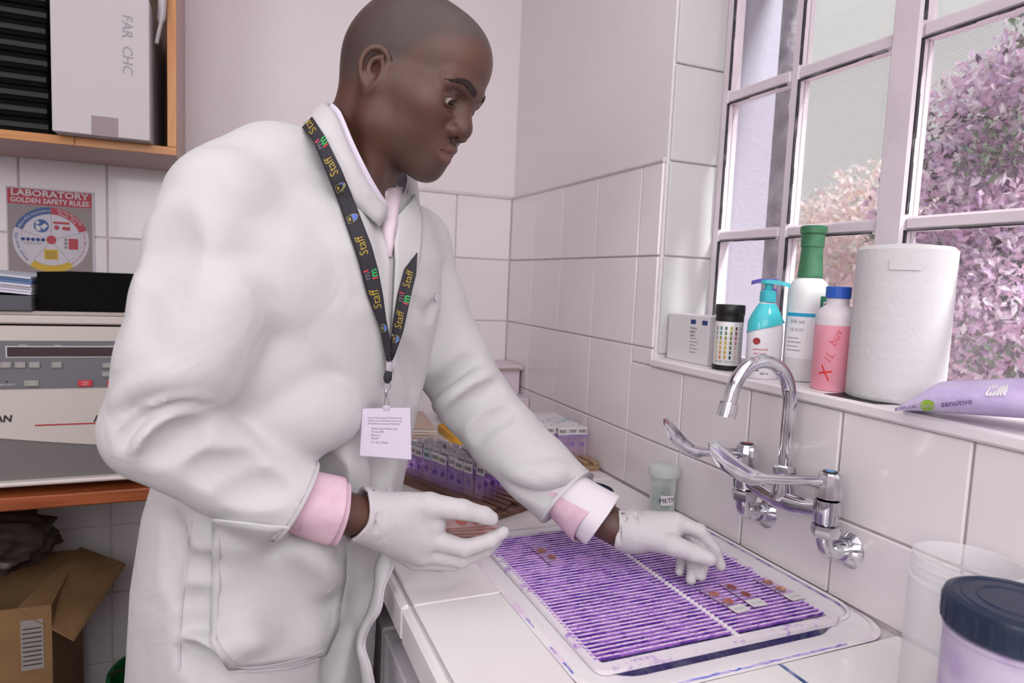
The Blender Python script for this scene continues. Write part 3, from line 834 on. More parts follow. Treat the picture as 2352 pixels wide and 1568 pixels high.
# white medicine carton
t = thing('medicine_carton', 'small white carton with two navy bars on its label on the sill', 'carton', (0.05, -0.915, SZ))
MB().box((0.022, -0.985, SZ), (0.075, -0.852, SZ+0.098), 0.0012).build('carton_body', M('carton_white', (226, 222, 226), 0.5), t)
ex, ey = (0, -1, 0), (0, 0, 1); fx = 0.0215
print_mesh('print_bars', t, INKB, [('box', (fx, -0.928, SZ+0.080), ex, ey, 0.016, 0.009), ('box', (fx, -0.964, SZ+0.080), ex, ey, 0.016, 0.009)])
print_mesh('print_text', t, INK, [('text', 'Giemsa', 0.007, (fx, -0.928, SZ+0.072), ex, ey), ('text', 'Buffer', 0.007, (fx, -0.928, SZ+0.064), ex, ey), ('text', 'tablets', 0.006, (fx, -0.928, SZ+0.057), ex, ey)])
print_mesh('print_lines', t, INKG, [('box', (fx, -0.928, SZ+0.05-k*0.007), ex, ey, 0.02+0.006*(k % 2), 0.0012) for k in range(5)])

# test strip bottle
c = (0.032, -1.031, SZ)
t = thing('test_strip_bottle', 'white test strip bottle with black cap and coloured chart', 'bottle', c)
MB().lathe([(0.0265, 0), (0.0272, 0.001), (0.0272, 0.008), (0.0258, 0.0085), (0.0258, 0.093), (0.025, 0.094)], c, 32).build('bottle_body', WHITE, t, 40)
MB().lathe([(0.0268, 0.0), (0.0275, 0.0012), (0.0275, 0.009), (0.0268, 0.0095)], c, 32).build('base_band', M('plastic_black', (26, 24, 26), 0.4), t, 40)
MB().lathe([(0.0262, 0.0925), (0.0262, 0.1035), (0.0268, 0.104), (0.0274, 0.105), (0.0274, 0.122), (0.026, 0.1245), (0.0, 0.1245)], c, 40).build('screw_cap', M('plastic_black', (26, 24, 26), 0.4), t, 35)
cy = Cyl(c, 0.0259); a0 = toward_cam(c)
chart = [((120, 150, 140), (122, 168, 124), (150, 180, 130), (190, 200, 120), (200, 210, 150), (216, 214, 170), (210, 190, 120)),
         ((52, 128, 132), (60, 140, 110), (120, 150, 70), (196, 172, 60), (214, 160, 50), (222, 130, 60), (206, 110, 70)),
         ((72, 96, 86), (96, 120, 70), (150, 150, 60), (206, 176, 50), (214, 170, 40), (206, 160, 40), (200, 150, 40)),
         ((190, 168, 50), (146, 140, 50), (120, 124, 56), (116, 118, 70), (90, 110, 80), (52, 96, 92), (40, 82, 84)),
         ((78, 48, 56), (120, 60, 80), (180, 80, 110), (206, 120, 140), (214, 170, 170), (222, 200, 180), (216, 190, 160)),
         ((190, 188, 186), (196, 190, 188), (200, 196, 190), (208, 204, 198), (212, 208, 200), (216, 212, 206), (220, 214, 208))]
for i, colm in enumerate(chart):
    for j, cc in enumerate(colm):
        m = MB(); a = a0-0.90+i*0.36; z = 0.080-j*0.0092
        cy.patch(m, a-0.07, a+0.07, z-0.0032, z+0.0032, 2); m.build('colour_square', M('chart_%d_%d_%d' % cc, cc, 0.6), t)
m = MB(); 
for i in range(4): cy.text(m, '31+', 0.0055, a0-0.8+i*0.42, 0.0165)
m.build('print_text', INK, t)

def pump_bottle(name, label, c, r, h, body_mat, pump_mat, rotz, fat=0.72):
    t = thing(name, label, 'bottle', c)
    prof = [(r*0.92, 0), (r, 0.004), (r, h*0.55), (r*0.96, h*0.68), (r*0.72, h*0.86), (r*0.40, h*0.97), (r*0.36, h)]
    MB().lathe(prof, c, 36, sy=fat).build('bottle_body', body_mat, t, 50)
    MB().lathe([(0.0135, h-0.002), (0.014, h), (0.0135, h+0.016), (0.010, h+0.018), (0.0045, h+0.019), (0.0045, h+0.032)], c, 24).build('collar', pump_mat, t, 40)
    d = np.array((math.cos(rotz), math.sin(rotz), 0)); s_ = np.array((-d[1], d[0], 0))
    z = c[2]+h+0.033; rows = []
    for u, w, dz in ((-0.013, 0.004, 0.0), (-0.010, 0.010, 0.0005), (0.0, 0.0125, 0.001), (0.012, 0.009, 0.0005), (0.022, 0.006, -0.001), (0.034, 0.004, -0.004), (0.036, 0.001, -0.006)):
        p = np.array(c)*np.array((1, 1, 0))+d*u+np.array((0, 0, z+dz))
        rows.append([p+s_*w+np.array((0, 0, -0.004)), p+s_*w*0.7+np.array((0, 0, 0.003)), p-s_*w*0.7+np.array((0, 0, 0.003)), p-s_*w+np.array((0, 0, -0.004))])
    m = MB(); m.grid(rows, closed=True); m.f.append((3, 2, 1, 0)); n = len(m.v); m.f.append((n-4, n-3, n-2, n-1))
    m.build('pump_head', pump_mat, t, 50)
    MB().lathe([(0.006, h+0.018), (0.0075, h+0.030)], c, 16).build('pump_stem', pump_mat, t, 50)
    return t
clear_pl = M('clear_plastic', (224, 220, 232), 0.12, trans=0.55, ior=1.2)
cp = (0.088, -1.070, SZ)
pump_bottle('soap_bottle', 'clear soap bottle with a purple pump behind the teal one', cp, 0.030, 0.140, clear_pl, M('plastic_purple', (112, 100, 196), 0.35), math.radians(115))
ct = (0.020, -1.138, SZ)
t = pump_bottle('hand_wash_bottle', 'hand wash bottle with teal pump and white label beside the tap spout', ct, 0.034, 0.136, M('hand_wash_white', (226, 222, 228), 0.25), M('plastic_teal', (66, 184, 196), 0.3), math.radians(-60))
cy = Cyl(ct, 0.0343)
m = MB(); rows = []
prof = [(0.0347, 0.088), (0.0342, 0.098), (0.0300, 0.108), (0.0262, 0.116), (0.0215, 0.1235), (0.0160, 0.131)]
rows = [[(ct[0]+r*math.cos(a), ct[1]+r*0.735*math.sin(a), ct[2]+z+(0.0 if k > 0 else -0.016*math.sin((a-toward_cam(ct))*0.5))) for a in [2*math.pi*i/36 for i in range(36)]] for k, (r, z) in enumerate(prof)]
m.grid(rows, closed=True); m.build('teal_gel', M('teal_gel', (70, 190, 200), 0.15), t, 50)
class Ell(Cyl):
    def __init__(s, c, r, f): Cyl.__init__(s, c, r); s.f = f
    def pt(s, a, z, lift=0.0005): return np.array((s.c[0]+(s.r+lift)*math.cos(a), s.c[1]+(s.r+lift)*s.f*math.sin(a), s.c[2]+z))
ce = Ell(ct, 0.0341, 0.72); a0 = toward_cam(ct)
m = MB(); ce.patch(m, a0-0.55, a0+0.35, 0.030, 0.036); m.build('print_red_bar', INKR, t)
m = MB(); ce.text(m, 'antibacterial', 0.006, a0-0.05, 0.052); ce.text(m, 'hand wash', 0.006, a0-0.05, 0.045); m.build('print_text', INKR, t)
m = MB()
for k in range(4): ce.patch(m, a0-0.55, a0-0.05, 0.026-k*0.004, 0.028-k*0.004, 4)
ce.text(m, '200 ml', 0.0055, a0+0.25, 0.010); m.build('print_lines', INK, t)
m = MB(); c3 = []
for k in range(20): c3.append(ce.pt(a0-0.28+0.22*math.cos(k*math.pi/10), 0.066+0.006*math.sin(k*math.pi/10), 0.0008))
m.add(c3, [tuple(range(20))]); m.build('emblem', M('emblem_red', (150, 40, 44), 0.5), t)

# large bottle with green cap
cg = (0.078, -1.172, SZ)
t = thing('disinfectant_bottle', 'tall white 500 ml bottle with a long green cap in front of the window', 'bottle', cg)
MB().lathe([(0.030, 0), (0.0335, 0.003), (0.0335, 0.150), (0.0325, 0.162), (0.028, 0.172), (0.020, 0.178), (0.016, 0.180)], cg, 36).build('bottle_body', M('bottle_white', (232, 231, 233), 0.35), t, 50)
MB().lathe([(0.0205, 0.179), (0.0208, 0.186), (0.0200, 0.188), (0.0175, 0.226), (0.0175, 0.231), (0.0190, 0.232), (0.0190, 0.254), (0.0215, 0.255), (0.0218, 0.266), (0.019, 0.268), (0.0, 0.268)], cg, 36).build('cap', M('plastic_green', (66, 122, 88), 0.5, var=(60, (56, 108, 76), 0.4, 0.7)), t, 30)
cy = Cyl(cg, 0.0336); a0 = toward_cam(cg)
m = MB(); cy.patch(m, a0+0.62, a0+1.7, 0.010, 0.148); m.build('label_green', M('label_green', (36, 120, 92), 0.5), t)
m = MB(); cy.patch(m, a0+0.78, a0+1.5, 0.085, 0.088, lift=0.0009); cy.patch(m, a0+0.78, a0+1.5, 0.136, 0.139, lift=0.0009); cy.patch(m, a0+0.78, a0+0.84, 0.085, 0.139, lift=0.0009)
cy.text(m, 'B', 0.03, a0+1.15, 0.112, lift=0.001); m.build('label_white_frame', WHITE, t)
m = MB(); cy.patch(m, a0-1.1, a0+0.40, 0.040, 0.122); m.build('label_paper', M('label_paper', (238, 234, 238), 0.5), t)
m = MB(); cy.patch(m, a0-1.1, a0+0.40, 0.112, 0.118, lift=0.0008); m.build('label_stripe', INKBL, t)
m = MB(); cy.text(m, '500 ml', 0.0090, a0-0.45, 0.103, lift=0.0009); cy.text(m, 'CE 0123', 0.0068, a0-0.45, 0.089, lift=0.0009)
for k in range(4): cy.patch(m, a0-0.9, a0-0.3+0.12*(k % 2), 0.074-k*0.007, 0.0752-k*0.007, 4, lift=0.0009)
m.build('print_text', INKG, t)
# pink bottle
cp2 = (0.044, -1.264, SZ)
t = thing('pink_solution_bottle', 'translucent bottle of pink solution with a ribbed blue cap and red handwriting', 'bottle', cp2)
MB().lathe([(0.029, 0), (0.0305, 0.002), (0.0305, 0.103), (0.0305, 0.1035)], cp2, 36).build('pink_liquid', M('pink_liquid', (234, 150, 168), 0.3, var=(8, (238, 170, 186), 0.4, 0.65)), t, 50)
MB().lathe([(0.0305, 0.1035), (0.0305, 0.116), (0.029, 0.123), (0.024, 0.130), (0.0185, 0.134), (0.0165, 0.136), (0.0165, 0.147)], cp2, 36).build('bottle_shoulder', M('frosted_white', (226, 216, 222), 0.4), t, 50)
MB().lathe([(0.0180, 0.146), (0.0188, 0.147), (0.0188, 0.163), (0.0178, 0.1645), (0.0, 0.1645)], cp2, 28).build('cap', M('plastic_blue', (44, 92, 190), 0.4), t, 20)
cy = Cyl(cp2, 0.0306); a0 = toward_cam(cp2)
m = MB(); cy.text(m, 'X', 0.026, a0-0.30, 0.026, rot=math.radians(75), shear=0.3); m.build('handwriting', M('red_marker', (214, 44, 40), 0.6), t)
m = MB(); cy.text(m, '1L', 0.018, a0-0.18, 0.052, rot=math.radians(70), shear=0.3); cy.text(m, 'buv', 0.018, a0+0.05, 0.084, rot=math.radians(70), shear=0.3); m.build('handwriting', M('faded_red_marker', (222, 104, 116), 0.6), t)
# paper towel roll
cr_ = (0.074, -1.352, SZ)
t = thing('paper_towel_roll', 'large white paper towel roll standing on the sill', 'paper roll', (cr_[0], cr_[1], SZ))
paper = M('white_tissue', (214, 211, 214), 0.9, bump=(120, 0.12, 4))
prof = []; R0 = 0.0655
for k in range(40):
    z = 0.002+0.218*k/39; prof.append((R0+rng.uniform(-.00025, .00025), z))
prof = [(0.022, 0.0), (R0-0.002, 0.0)]+prof+[(R0-0.001, 0.221), (R0-0.006, 0.226), (0.024, 0.230), (0.021, 0.228), (0.021, 0.12)]
MB().lathe(prof, cr_, 64, caps=(False, False)).build('paper_body', paper, t, 50)
MB().lathe([(0.0205, 0.01), (0.0205, 0.229), (0.0190, 0.229), (0.0190, 0.01)], cr_, 32, caps=(False, False)).build('core_tube', M('core_card', (190, 170, 150), 0.9), t, 40)
m = MB(); cy = Cyl(cr_, R0+0.001); cy.patch(m, -2.8, -2.2, 0.19, 0.205, lift=0.0008); m.build('sheet_edge', paper, t)
# thin black tray under the roll
t = MB().prism([(-0.010, -1.30), (0.10, -1.29), (0.10, -1.42), (-0.006, -1.385)], SZ-0.0005, SZ).build('black_plastic_sheet', M('plastic_black', (26, 24, 26), 0.4)); 
tag(t, 'thin black plastic sheet poking out beneath the paper towel roll', 'sheet')
# pack of wipes: pillow pack with crimped end
t = thing('wipes_pack', 'purple and white pack of sensitive wipes lying at the right end of the sill', 'wipes pack', (0.045, -1.52, SZ))
wp_mat = M('wipes_film', (196, 178, 222), 0.3, var=(10, (214, 200, 232), 0.4, 0.65), bump=(24, 0.5, 3))
rows = []; A = np.array((-0.006, -1.432, SZ)); B = np.array((0.075, -1.72, SZ+0.030)); dv = B-A; sv = np.array((dv[1], -dv[0], 0)); sv /= np.linalg.norm(sv)
for i in range(25):
    t_ = i/24; c = A+dv*t_; wd = 0.050*(0.72+0.28*math.sin(math.pi*min(t_*1.6, 1))); th = (0.036+0.026*t_)*min(1, t_*7+0.12)
    r = []
    for k in range(20):
        a = 2*math.pi*k/20; e = abs(math.sin(a))**0.8*math.copysign(1, math.sin(a))
        r.append(c+sv*wd*math.cos(a)+np.array((0, 0, 0.0015+th*(1+e)*0.5+0.0016*math.sin(9*t_+3*a)*(e > -0.5))))
    rows.append(r)
m = MB(); m.grid(rows, closed=True); m.f.append(tuple(range(20))); n = len(m.v); m.f.append(tuple(range(n-20, n)))
pk = m.build('pack_body', wp_mat, t, 60)
bv = BVHTree.FromPolygons([tuple(v) for v in m.v], m.f)
LIFT = [0.0012]
def on_pack(u, v):
    d = Vector(CF+(u-1176)/FOC*CR-(v-784)/FOC*CU).normalized(); h = bv.ray_cast(Vector(CAM), d)
    return (np.array(h[0])-np.array(d)*LIFT[0]) if h[0] is not None else None
def pack_print(name, mat, polys):
    m = MB()
    for poly in polys:
        p = [on_pack(*q) for q in poly]
        if all(x is not None for x in p): m.add(p, [tuple(range(len(p)))])
    if m.v: m.build(name, mat, t)
def pack_text(name, mat, s, size_px, u, v, rot, shear=0):
    vv, ff = text_mesh(s, size_px, 0, 'CENTER', shear)
    c_, s_ = math.cos(rot), math.sin(rot); m = MB(); pts = []
    for x, y, _ in vv:
        q = on_pack(u+x*c_+y*s_*1.0, v-(y*c_)+x*s_*1.0)
        pts.append(q if q is not None else np.array((0.02, -1.47, SZ+0.01)))
    if len(pts): m.add(pts, ff); m.build(name, mat, t)
pack_print('emblem', M('emblem_green', (150, 190, 60), 0.5), [[(2130+17*r_*math.cos(k*math.pi/12), 931+13*r_*math.sin(k*math.pi/12)), (2130+17*(r_+0.25)*math.cos(k*math.pi/12), 931+13*(r_+0.25)*math.sin(k*math.pi/12)), (2130+17*(r_+0.25)*math.cos((k+1)*math.pi/12), 931+13*(r_+0.25)*math.sin((k+1)*math.pi/12)), (2130+17*r_*math.cos((k+1)*math.pi/12), 931+13*r_*math.sin((k+1)*math.pi/12))] for k in range(24) for r_ in (0.0, 0.25, 0.5, 0.75)])
LIFT[0] = 0.0022
pack_text('emblem_text', WHITE, 'Dettol', 13, 2130, 932, math.radians(-2))
pack_text('print_text', M('print_purple', (96, 70, 130), 0.6), 'sensitive', 21, 2197, 925, math.radians(-6))
pack_text('print_text', M('print_purple', (96, 70, 130), 0.6), 'BE 100% SURE', 9, 2078, 936, math.radians(-4))
pack_print('feather_print', WHITE, [[(2262+k*8, 906+3*math.sin(k)), (2272+k*8, 884+4*math.cos(k*2)), (2277+k*8, 886), (2268+k*8, 910)] for k in range(6)])
t = MB().prism([(0.02, -1.60), (0.10, -1.56), (0.11, -1.70), (0.03, -1.74)], SZ, SZ+0.006).build('dark_wrapper', M('plastic_black', (26, 24, 26), 0.4)); tag(t, 'crumpled dark wrapper under the raised end of the wipes pack', 'wrapper')

# ================================================================== things on the counter
GLASS = bpy.data.materials.new('clear_glassware'); GLASS.use_nodes = True
nt = GLASS.node_tree; bs = nt.nodes['Principled BSDF']; bs.inputs['Base Color'].default_value = (0.84, 0.88, 0.86, 1); bs.inputs['Roughness'].default_value = 0.08
tb = nt.nodes.new('ShaderNodeBsdfTransparent'); tb.inputs[0].default_value = (0.97, 0.985, 0.98, 1); mx = nt.nodes.new('ShaderNodeMixShader')
lw = nt.nodes.new('ShaderNodeLayerWeight'); lw.inputs[0].default_value = 0.35
mr = nt.nodes.new('ShaderNodeMapRange'); mr.inputs[3].default_value = 0.10; mr.inputs[4].default_value = 0.85
nt.links.new(lw.outputs['Facing'], mr.inputs[0]); nt.links.new(mr.outputs[0], mx.inputs[0])
nt.links.new(tb.outputs[0], mx.inputs[1]); nt.links.new(bs.outputs[0], mx.inputs[2]); nt.links.new(mx.outputs[0], nt.nodes['Material Output'].inputs['Surface'])
def frosted(name, rgb, op, rough=0.35):
    if name in MATS: return MATS[name]
    m = bpy.data.materials.new(name); m.use_nodes = True; nt = m.node_tree; bs = nt.nodes['Principled BSDF']
    bs.inputs['Base Color'].default_value = (*lin(*rgb), 1); bs.inputs['Roughness'].default_value = rough
    tb = nt.nodes.new('ShaderNodeBsdfTransparent'); tb.inputs[0].default_value = (*lin(*[min(255, int(x*1.05)) for x in rgb]), 1); mx = nt.nodes.new('ShaderNodeMixShader'); mx.inputs[0].default_value = op
    nt.links.new(tb.outputs[0], mx.inputs[1]); nt.links.new(bs.outputs[0], mx.inputs[2]); nt.links.new(mx.outputs[0], nt.nodes['Material Output'].inputs['Surface'])
    MATS[name] = m; return m
# staining (coplin) jar
cj = (-0.046, -0.962, 0.9)
t = thing('staining_jar', 'small lidded glass staining jar with a handwritten label beside the sink', 'jar', cj)
MB().lathe([(0.031, 0), (0.0315, 0.004), (0.0265, 0.008), (0.0258, 0.012), (0.0262, 0.070), (0.0275, 0.078), (0.0262, 0.080), (0.0238, 0.078), (0.0232, 0.012)], cj, 8).build('jar_body', GLASS, t, 20)
MB().lathe([(0.0265, 0.0795), (0.031, 0.081), (0.0318, 0.090), (0.030, 0.098), (0.020, 0.1015), (0.0, 0.102)], cj, 32).build('jar_lid', frosted('jar_lid_glass', (232, 236, 233), 0.5), t, 40)
m_mat = frosted('jar_slide_glass', (238, 240, 239), 0.3)
for k in range(5): MB().box((cj[0]-0.012+k*0.006, cj[1]-0.012, 0.912), (cj[0]-0.011+k*0.006, cj[1]+0.013, 0.955)).build('inner_slide', m_mat, t)
MB().lathe([(0.022, 0.012), (0.022, 0.050)], cj, 16).build('methanol', frosted('jar_liquid', (236, 240, 240), 0.12), t, 40)
cy = Cyl(cj, 0.0268); a0 = toward_cam(cj)
m = MB(); cy.patch(m, a0-0.1, a0+0.9, 0.026, 0.046); m.build('paper_label', WHITE, t)
m = MB(); cy.text(m, 'METH', 0.013, a0+0.40, 0.036, rot=0.12, lift=0.001); m.build('handwriting', INK, t)
# dark blue screw lid upside down
cl = (-0.165, -0.862, 0.9)
t = thing('upturned_lid', 'dark blue screw lid lying upturned behind the left cuff', 'lid', cl); navy = M('plastic_navy', (30, 44, 72), 0.35, var=(30, (26, 38, 62), 0.4, 0.6))
MB().lathe([(0.0, 0.0), (0.053, 0.0), (0.056, 0.003), (0.057, 0.030), (0.0545, 0.030), (0.0535, 0.006), (0.0, 0.005)], cl, 48, caps=(False, False)).build('lid_shell', navy, t, 40)
for k in range(3): MB().lathe([(0.0538, 0.012+k*0.006), (0.0520, 0.0135+k*0.006), (0.0538, 0.015+k*0.006)], cl, 48, caps=(False, False)).build('thread', navy, t, 40)
# clear plastic cup behind the sleeve
cu_ = (-0.118, -0.756, 0.9)
t = MB().lathe([(0.022, 0.0), (0.024, 0.002), (0.028, 0.028), (0.0265, 0.028), (0.022, 0.003), (0.0, 0.003)], cu_, 32, caps=(True, False)).build('clear_cup', frosted('cup_plastic', (206, 204, 216), 0.45), None, 40)
t.location = (0, 0, 0); tag(t, 'small clear plastic cup beside the far wooden slide rack', 'cup')

# jars at the lower right
def jar(name, label, c, r, h, body, lid):
    t = thing(name, label, 'jar', c)
    prof = [(r*0.95, 0), (r, 0.004), (r, h-0.034), (r*0.985, h-0.030), (r*1.015, h-0.028), (r*1.015, h-0.025), (r*0.965, h-0.023), (r*0.965, h), (r*0.945, h), (r*0.945, h-0.03), (r*0.975, h-0.036), (r*0.97, 0.004), (0, 0.004)]
    MB().lathe(prof, c, 64, caps=(True, False)).build('jar_body', body, t, 30)
    for k in range(2): MB().lathe([(r*0.967, h-0.018+k*0.008), (r*0.985, h-0.0165+k*0.008), (r*0.967, h-0.015+k*0.008)], c, 64, caps=(False, False)).build('thread', body, t, 40)
    if lid:
        pr_ = []
        MB().lathe([(r*1.03, h-0.022), (r*1.055, h-0.020), (r*1.055, h+0.002), (r*1.03, h+0.006), (r*0.93, h+0.0085), (r*0.90, h+0.0065), (r*0.80, h+0.0062), (r*0.78, h+0.0072), (0, h+0.0072)], c, 64, caps=(False, False)).build('screw_lid', navy, t, 30)
        rib = MB().obox((0, 0, 0), (0.0012, 0.0045, 0.020), None, 0.0005).mesh('rib')
        for k in range(30):
            a = 2*math.pi*k/30; o = link('rib', rib, navy, t); o.location = (r*1.056*math.cos(a), r*1.056*math.sin(a), h-0.009); o.rotation_euler = (0, 0, a)
    return t
jar('open_jar', 'tall open translucent plastic jar by the tap wall', (-0.100, -1.590, 0.9), 0.0545, 0.172, frosted('translucent_jar', (246, 244, 247), 0.34), False)
t = jar('capped_jar', 'purple stained plastic jar with a dark blue screw lid at the right edge', (-0.188, -1.690, 0.9), 0.0545, 0.178, stained('dyed_jar_plastic', (198, 188, 206), (172, 152, 196), 0.5, 0.8, 9, 0.3, stain2=(176, 158, 196)), True)
MB().lathe([(0.030, 0.0070), (0.031, 0.0082), (0.032, 0.0070)], (-0.188, -1.690, 0.9+0.178), 48, caps=(False, False)).build('lid_ring', navy, t, 40)

# ---- wooden drying racks with stained slides
SL, SWd, ST = 0.0755, 0.0255, 0.0011
pane_me = MB().obox((0, 0, SL/2), (SWd, ST, SL), None, 0.0002).mesh('glass_pane')
lab_me = MB().obox((0, -ST*0.75, SL-0.0105), (SWd*0.98, 0.0003, 0.020)).mesh('paper_label')
spots = []
for k in range(4):
    m = MB(); 
    zc = nrs.uniform(0.022, 0.040); n = 12
    m.add([(nrs.uniform(-.003, .003)+(0.006+0.0015*math.sin(3*a+k))*math.cos(a), -ST*0.56, zc+(0.0075+0.002*math.sin(2*a+k))*math.sin(a)) for a in [2*math.pi*i/n for i in range(n)]], [tuple(range(n))])
    spots.append(m.mesh('smear'))
bar_me = []
for k in range(3):
    m = MB(); x = -0.009
    while x < 0.009:
        w = rng.uniform(0.0004, 0.0016); m.add([(x, -ST*1.0, SL-0.016), (x+w, -ST*1.0, SL-0.016), (x+w, -ST*1.0, SL-0.0075), (x, -ST*1.0, SL-0.0075)], [(0, 1, 2, 3)]); x += w+rng.uniform(0.0005, 0.0014)
    bar_me.append(m.mesh('barcode'))
sg = [frosted('slide_glass_lilac', (240, 226, 244), 0.16), frosted('slide_glass_violet', (230, 214, 242), 0.20), frosted('slide_glass_clear', (244, 236, 245), 0.14)]
smear_m = [frosted('smear_violet', (150, 128, 206), 0.5), frosted('smear_indigo', (128, 112, 190), 0.55), frosted('smear_mauve', (176, 150, 212), 0.5)]
purple_band = frosted('slide_frosted_band', (190, 160, 212), 0.6)
lab_m = [WHITE, M('label_pale_blue', (190, 208, 214), 0.5), M('label_cream', (222, 218, 214), 0.5)]
band_me = MB().obox((0, -ST*0.7, SL-0.025), (SWd*0.98, 0.0002, 0.008)).mesh('frosted_band')
def slide(name, label, group, loc, rz, tilt=0.0, barcode=True):
    t = thing(name, label, 'slide', loc, group, (tilt, 0, rz))
    k = rng.randrange(100)
    # per-part meshes share geometry, material on the object slot
    for nm, me, mt in (('glass_pane', pane_me, sg[k % 3]), ('paper_label', lab_me, lab_m[0 if k % 7 else (1 + k % 2)]), ('frosted_band', band_me, purple_band), ('smear', spots[k % 4], smear_m[k % 3]), ('barcode', bar_me[k % 3], INK)):
        if nm == 'barcode' and not barcode: continue
        if not me.materials: me.materials.append(mt)
        o = bpy.data.objects.new(nm, me); COL.objects.link(o); o.parent = t
        o.material_slots[0].link = 'OBJECT'; o.material_slots[0].material = mt
    return t
ORD = ['first', 'second', 'third', 'fourth', 'fifth', 'sixth', 'seventh', 'eighth', 'ninth', 'tenth']
ROWS = ['front', 'second', 'third', 'fourth', 'fifth', 'sixth', 'seventh', 'eighth', 'ninth']
rackwood = wood('rack_wood_dark', (92, 62, 54), (136, 96, 82), 0, 26, 0.6)
rackwood2 = wood('rack_wood_light', (150, 118, 92), (186, 152, 122), 1, 26, 0.6)
def wood_rack(name, label, c, rz, L, Wd, mat, n_g):
    t = thing(name, label, 'rack', c, None, (0, 0, rz))
    MB().obox((0, 0, 0.006), (L, Wd, 0.012), None, 0.0015).build('base_board', mat, t, local=True)
    pitch = (Wd-0.012)/n_g
    for k in range(n_g+1):
        y = -Wd/2+0.006+k*pitch
        MB().obox((0.004 if k % 2 else -0.004, y, 0.016), (L-0.022, pitch*0.62, 0.008), None, 0.001).build('slat', mat, t, local=True)
    return t
e1 = np.array((0.415, -0.91)); e1 /= np.linalg.norm(e1); e2 = np.array((0.91, 0.415)); e2 /= np.linalg.norm(e2)
cB = np.array((-0.378, -0.906)); L1, W1 = 0.34, 0.112
cc = cB-e1*L1/2+e2*W1/2; rz = math.atan2(e1[1], e1[0])
wood_rack('slide_drying_rack', 'dark wooden slide rack full of stained slides under the left sleeve', (cc[0], cc[1], 0.9), rz, L1, W1, rackwood, 5)
pitch = (W1-0.012)/5
for r_ in range(5):
    for k in range(10):
        s_ = L1/2-0.075-k*0.0262+rng.uniform(-.001, .001); yy = -W1/2+0.006+(r_+0.5)*pitch
        if r_ == 0 and k in (4,): s_ += 0.002
        p = cc+e1*s_+e2*yy
        slide('stained_slide', 'stained slide, %s from the sink end in the %s row of the dark wooden rack' % (ORD[k], ROWS[r_]), 'slides standing in the dark wooden rack', (p[0], p[1], 0.9125), rz+rng.uniform(-.05, .05), rng.uniform(-.10, .06))
c2 = (-0.068, -0.50)
wood_rack('slide_drying_rack', 'light wooden slide rack holding stained slides against the right wall', (c2[0], c2[1], 0.9), math.pi/2, 0.32, 0.108, rackwood2, 4)
for r_ in range(9):
    for k in range(4):
        if r_ == 0 and k == 0: continue
        slide('stained_slide', 'stained slide, %s from the wall in the %s row of the light wooden rack' % (ORD[3-k], ROWS[r_]), 'slides standing in the light wooden rack', (c2[0]-0.040+k*0.0268+rng.uniform(-.001, .001), c2[1]-0.090+r_*0.023, 0.9205), rng.uniform(-.06, .06)-0.25, rng.uniform(-.16, .02))

# ---- wet slides lying on the purple rack
flat_glass = frosted('slide_glass_wet', (244, 236, 246), 0.13, 0.1)
blood = M('dried_blood', (150, 78, 74), 0.4, var=(260, (128, 60, 60), 0.4, 0.65)); blood2 = M('dried_blood_pale', (188, 118, 112), 0.45, var=(260, (170, 96, 90), 0.4, 0.65))
def flat_slide(label, x, y, rz, lab, spts, mat):
    t = thing('blood_slide', label, 'slide', (x, y, 0.9094), 'blood slides lying on the purple rack', (0, 0, rz))
    MB().obox((0, 0, 0.0006), (0.027, 0.076, 0.0011), None, 0.0002).build('glass_pane', flat_glass, t, local=True)
    MB().obox((-0.0136, 0, 0.0007), (0.0005, 0.076, 0.0012)).build('long_edge', M('slide_edge_dark', (112, 78, 104), 0.4), t, local=True)
    if lab:
        m = MB(); m.prism(rrect(-0.0135, 0.0135, -0.0378, -0.0185, 0.003, 4), 0.0013, 0.0016); m.build('paper_label', WHITE, t, local=True)
        m = MB(); [m.add([(-0.008+k*0.004, -0.032+0.001*(k % 2), 0.0017), (-0.0072+k*0.004, -0.032, 0.0017), (-0.0066+k*0.004, -0.026, 0.0017), (-0.0078+k*0.004, -0.026, 0.0017)], [(0, 1, 2, 3)]) for k in range(5)]; m.build('handwriting', INKG, t, local=True)
    for (sx, sy, r1, r2) in spts:
        n = 18; ph = rng.uniform(0, 6); m = MB()
        m.prism([(sx+(r1+0.0008*math.sin(3*a+ph)+0.0005*math.sin(7*a))*math.cos(a), sy+(r2+0.0008*math.cos(2*a+ph))*math.sin(a)) for a in [2*math.pi*i/n for i in range(n)]], 0.0012, 0.0015); m.build('blood_spot', mat, t, local=True)
flat_slide('wet slide with two pale blood spots nearest the middle spine of the rack', -0.1895, -1.318, 0.09, True, [(0.0, 0.020, 0.0085, 0.0065), (0.002, -0.006, 0.009, 0.0075)], blood2)
flat_slide('wet slide with two dark blood spots beside the palest one', -0.150, -1.312, -0.02, True, [(-0.0015, 0.024, 0.0068, 0.0085), (0.004, -0.001, 0.0062, 0.0078)], blood)
flat_slide('wet slide with brown ringed spots closest to the tap', -0.083, -1.314, 0.05, True, [(0.001, 0.022, 0.0072, 0.0075), (0.002, -0.002, 0.0075, 0.007)], M('blood_ring', (164, 104, 82), 0.4, var=(200, (206, 170, 120), 0.5, 0.62)))
flat_slide('unlabelled wet slide lying alone at the left side of the rack', -0.368, -1.100, 0.02, False, [(-0.002, 0.018, 0.0075, 0.009), (0.003, -0.010, 0.0068, 0.009)], M('blood_brown', (170, 104, 98), 0.4, var=(220, (150, 84, 80), 0.4, 0.65)))

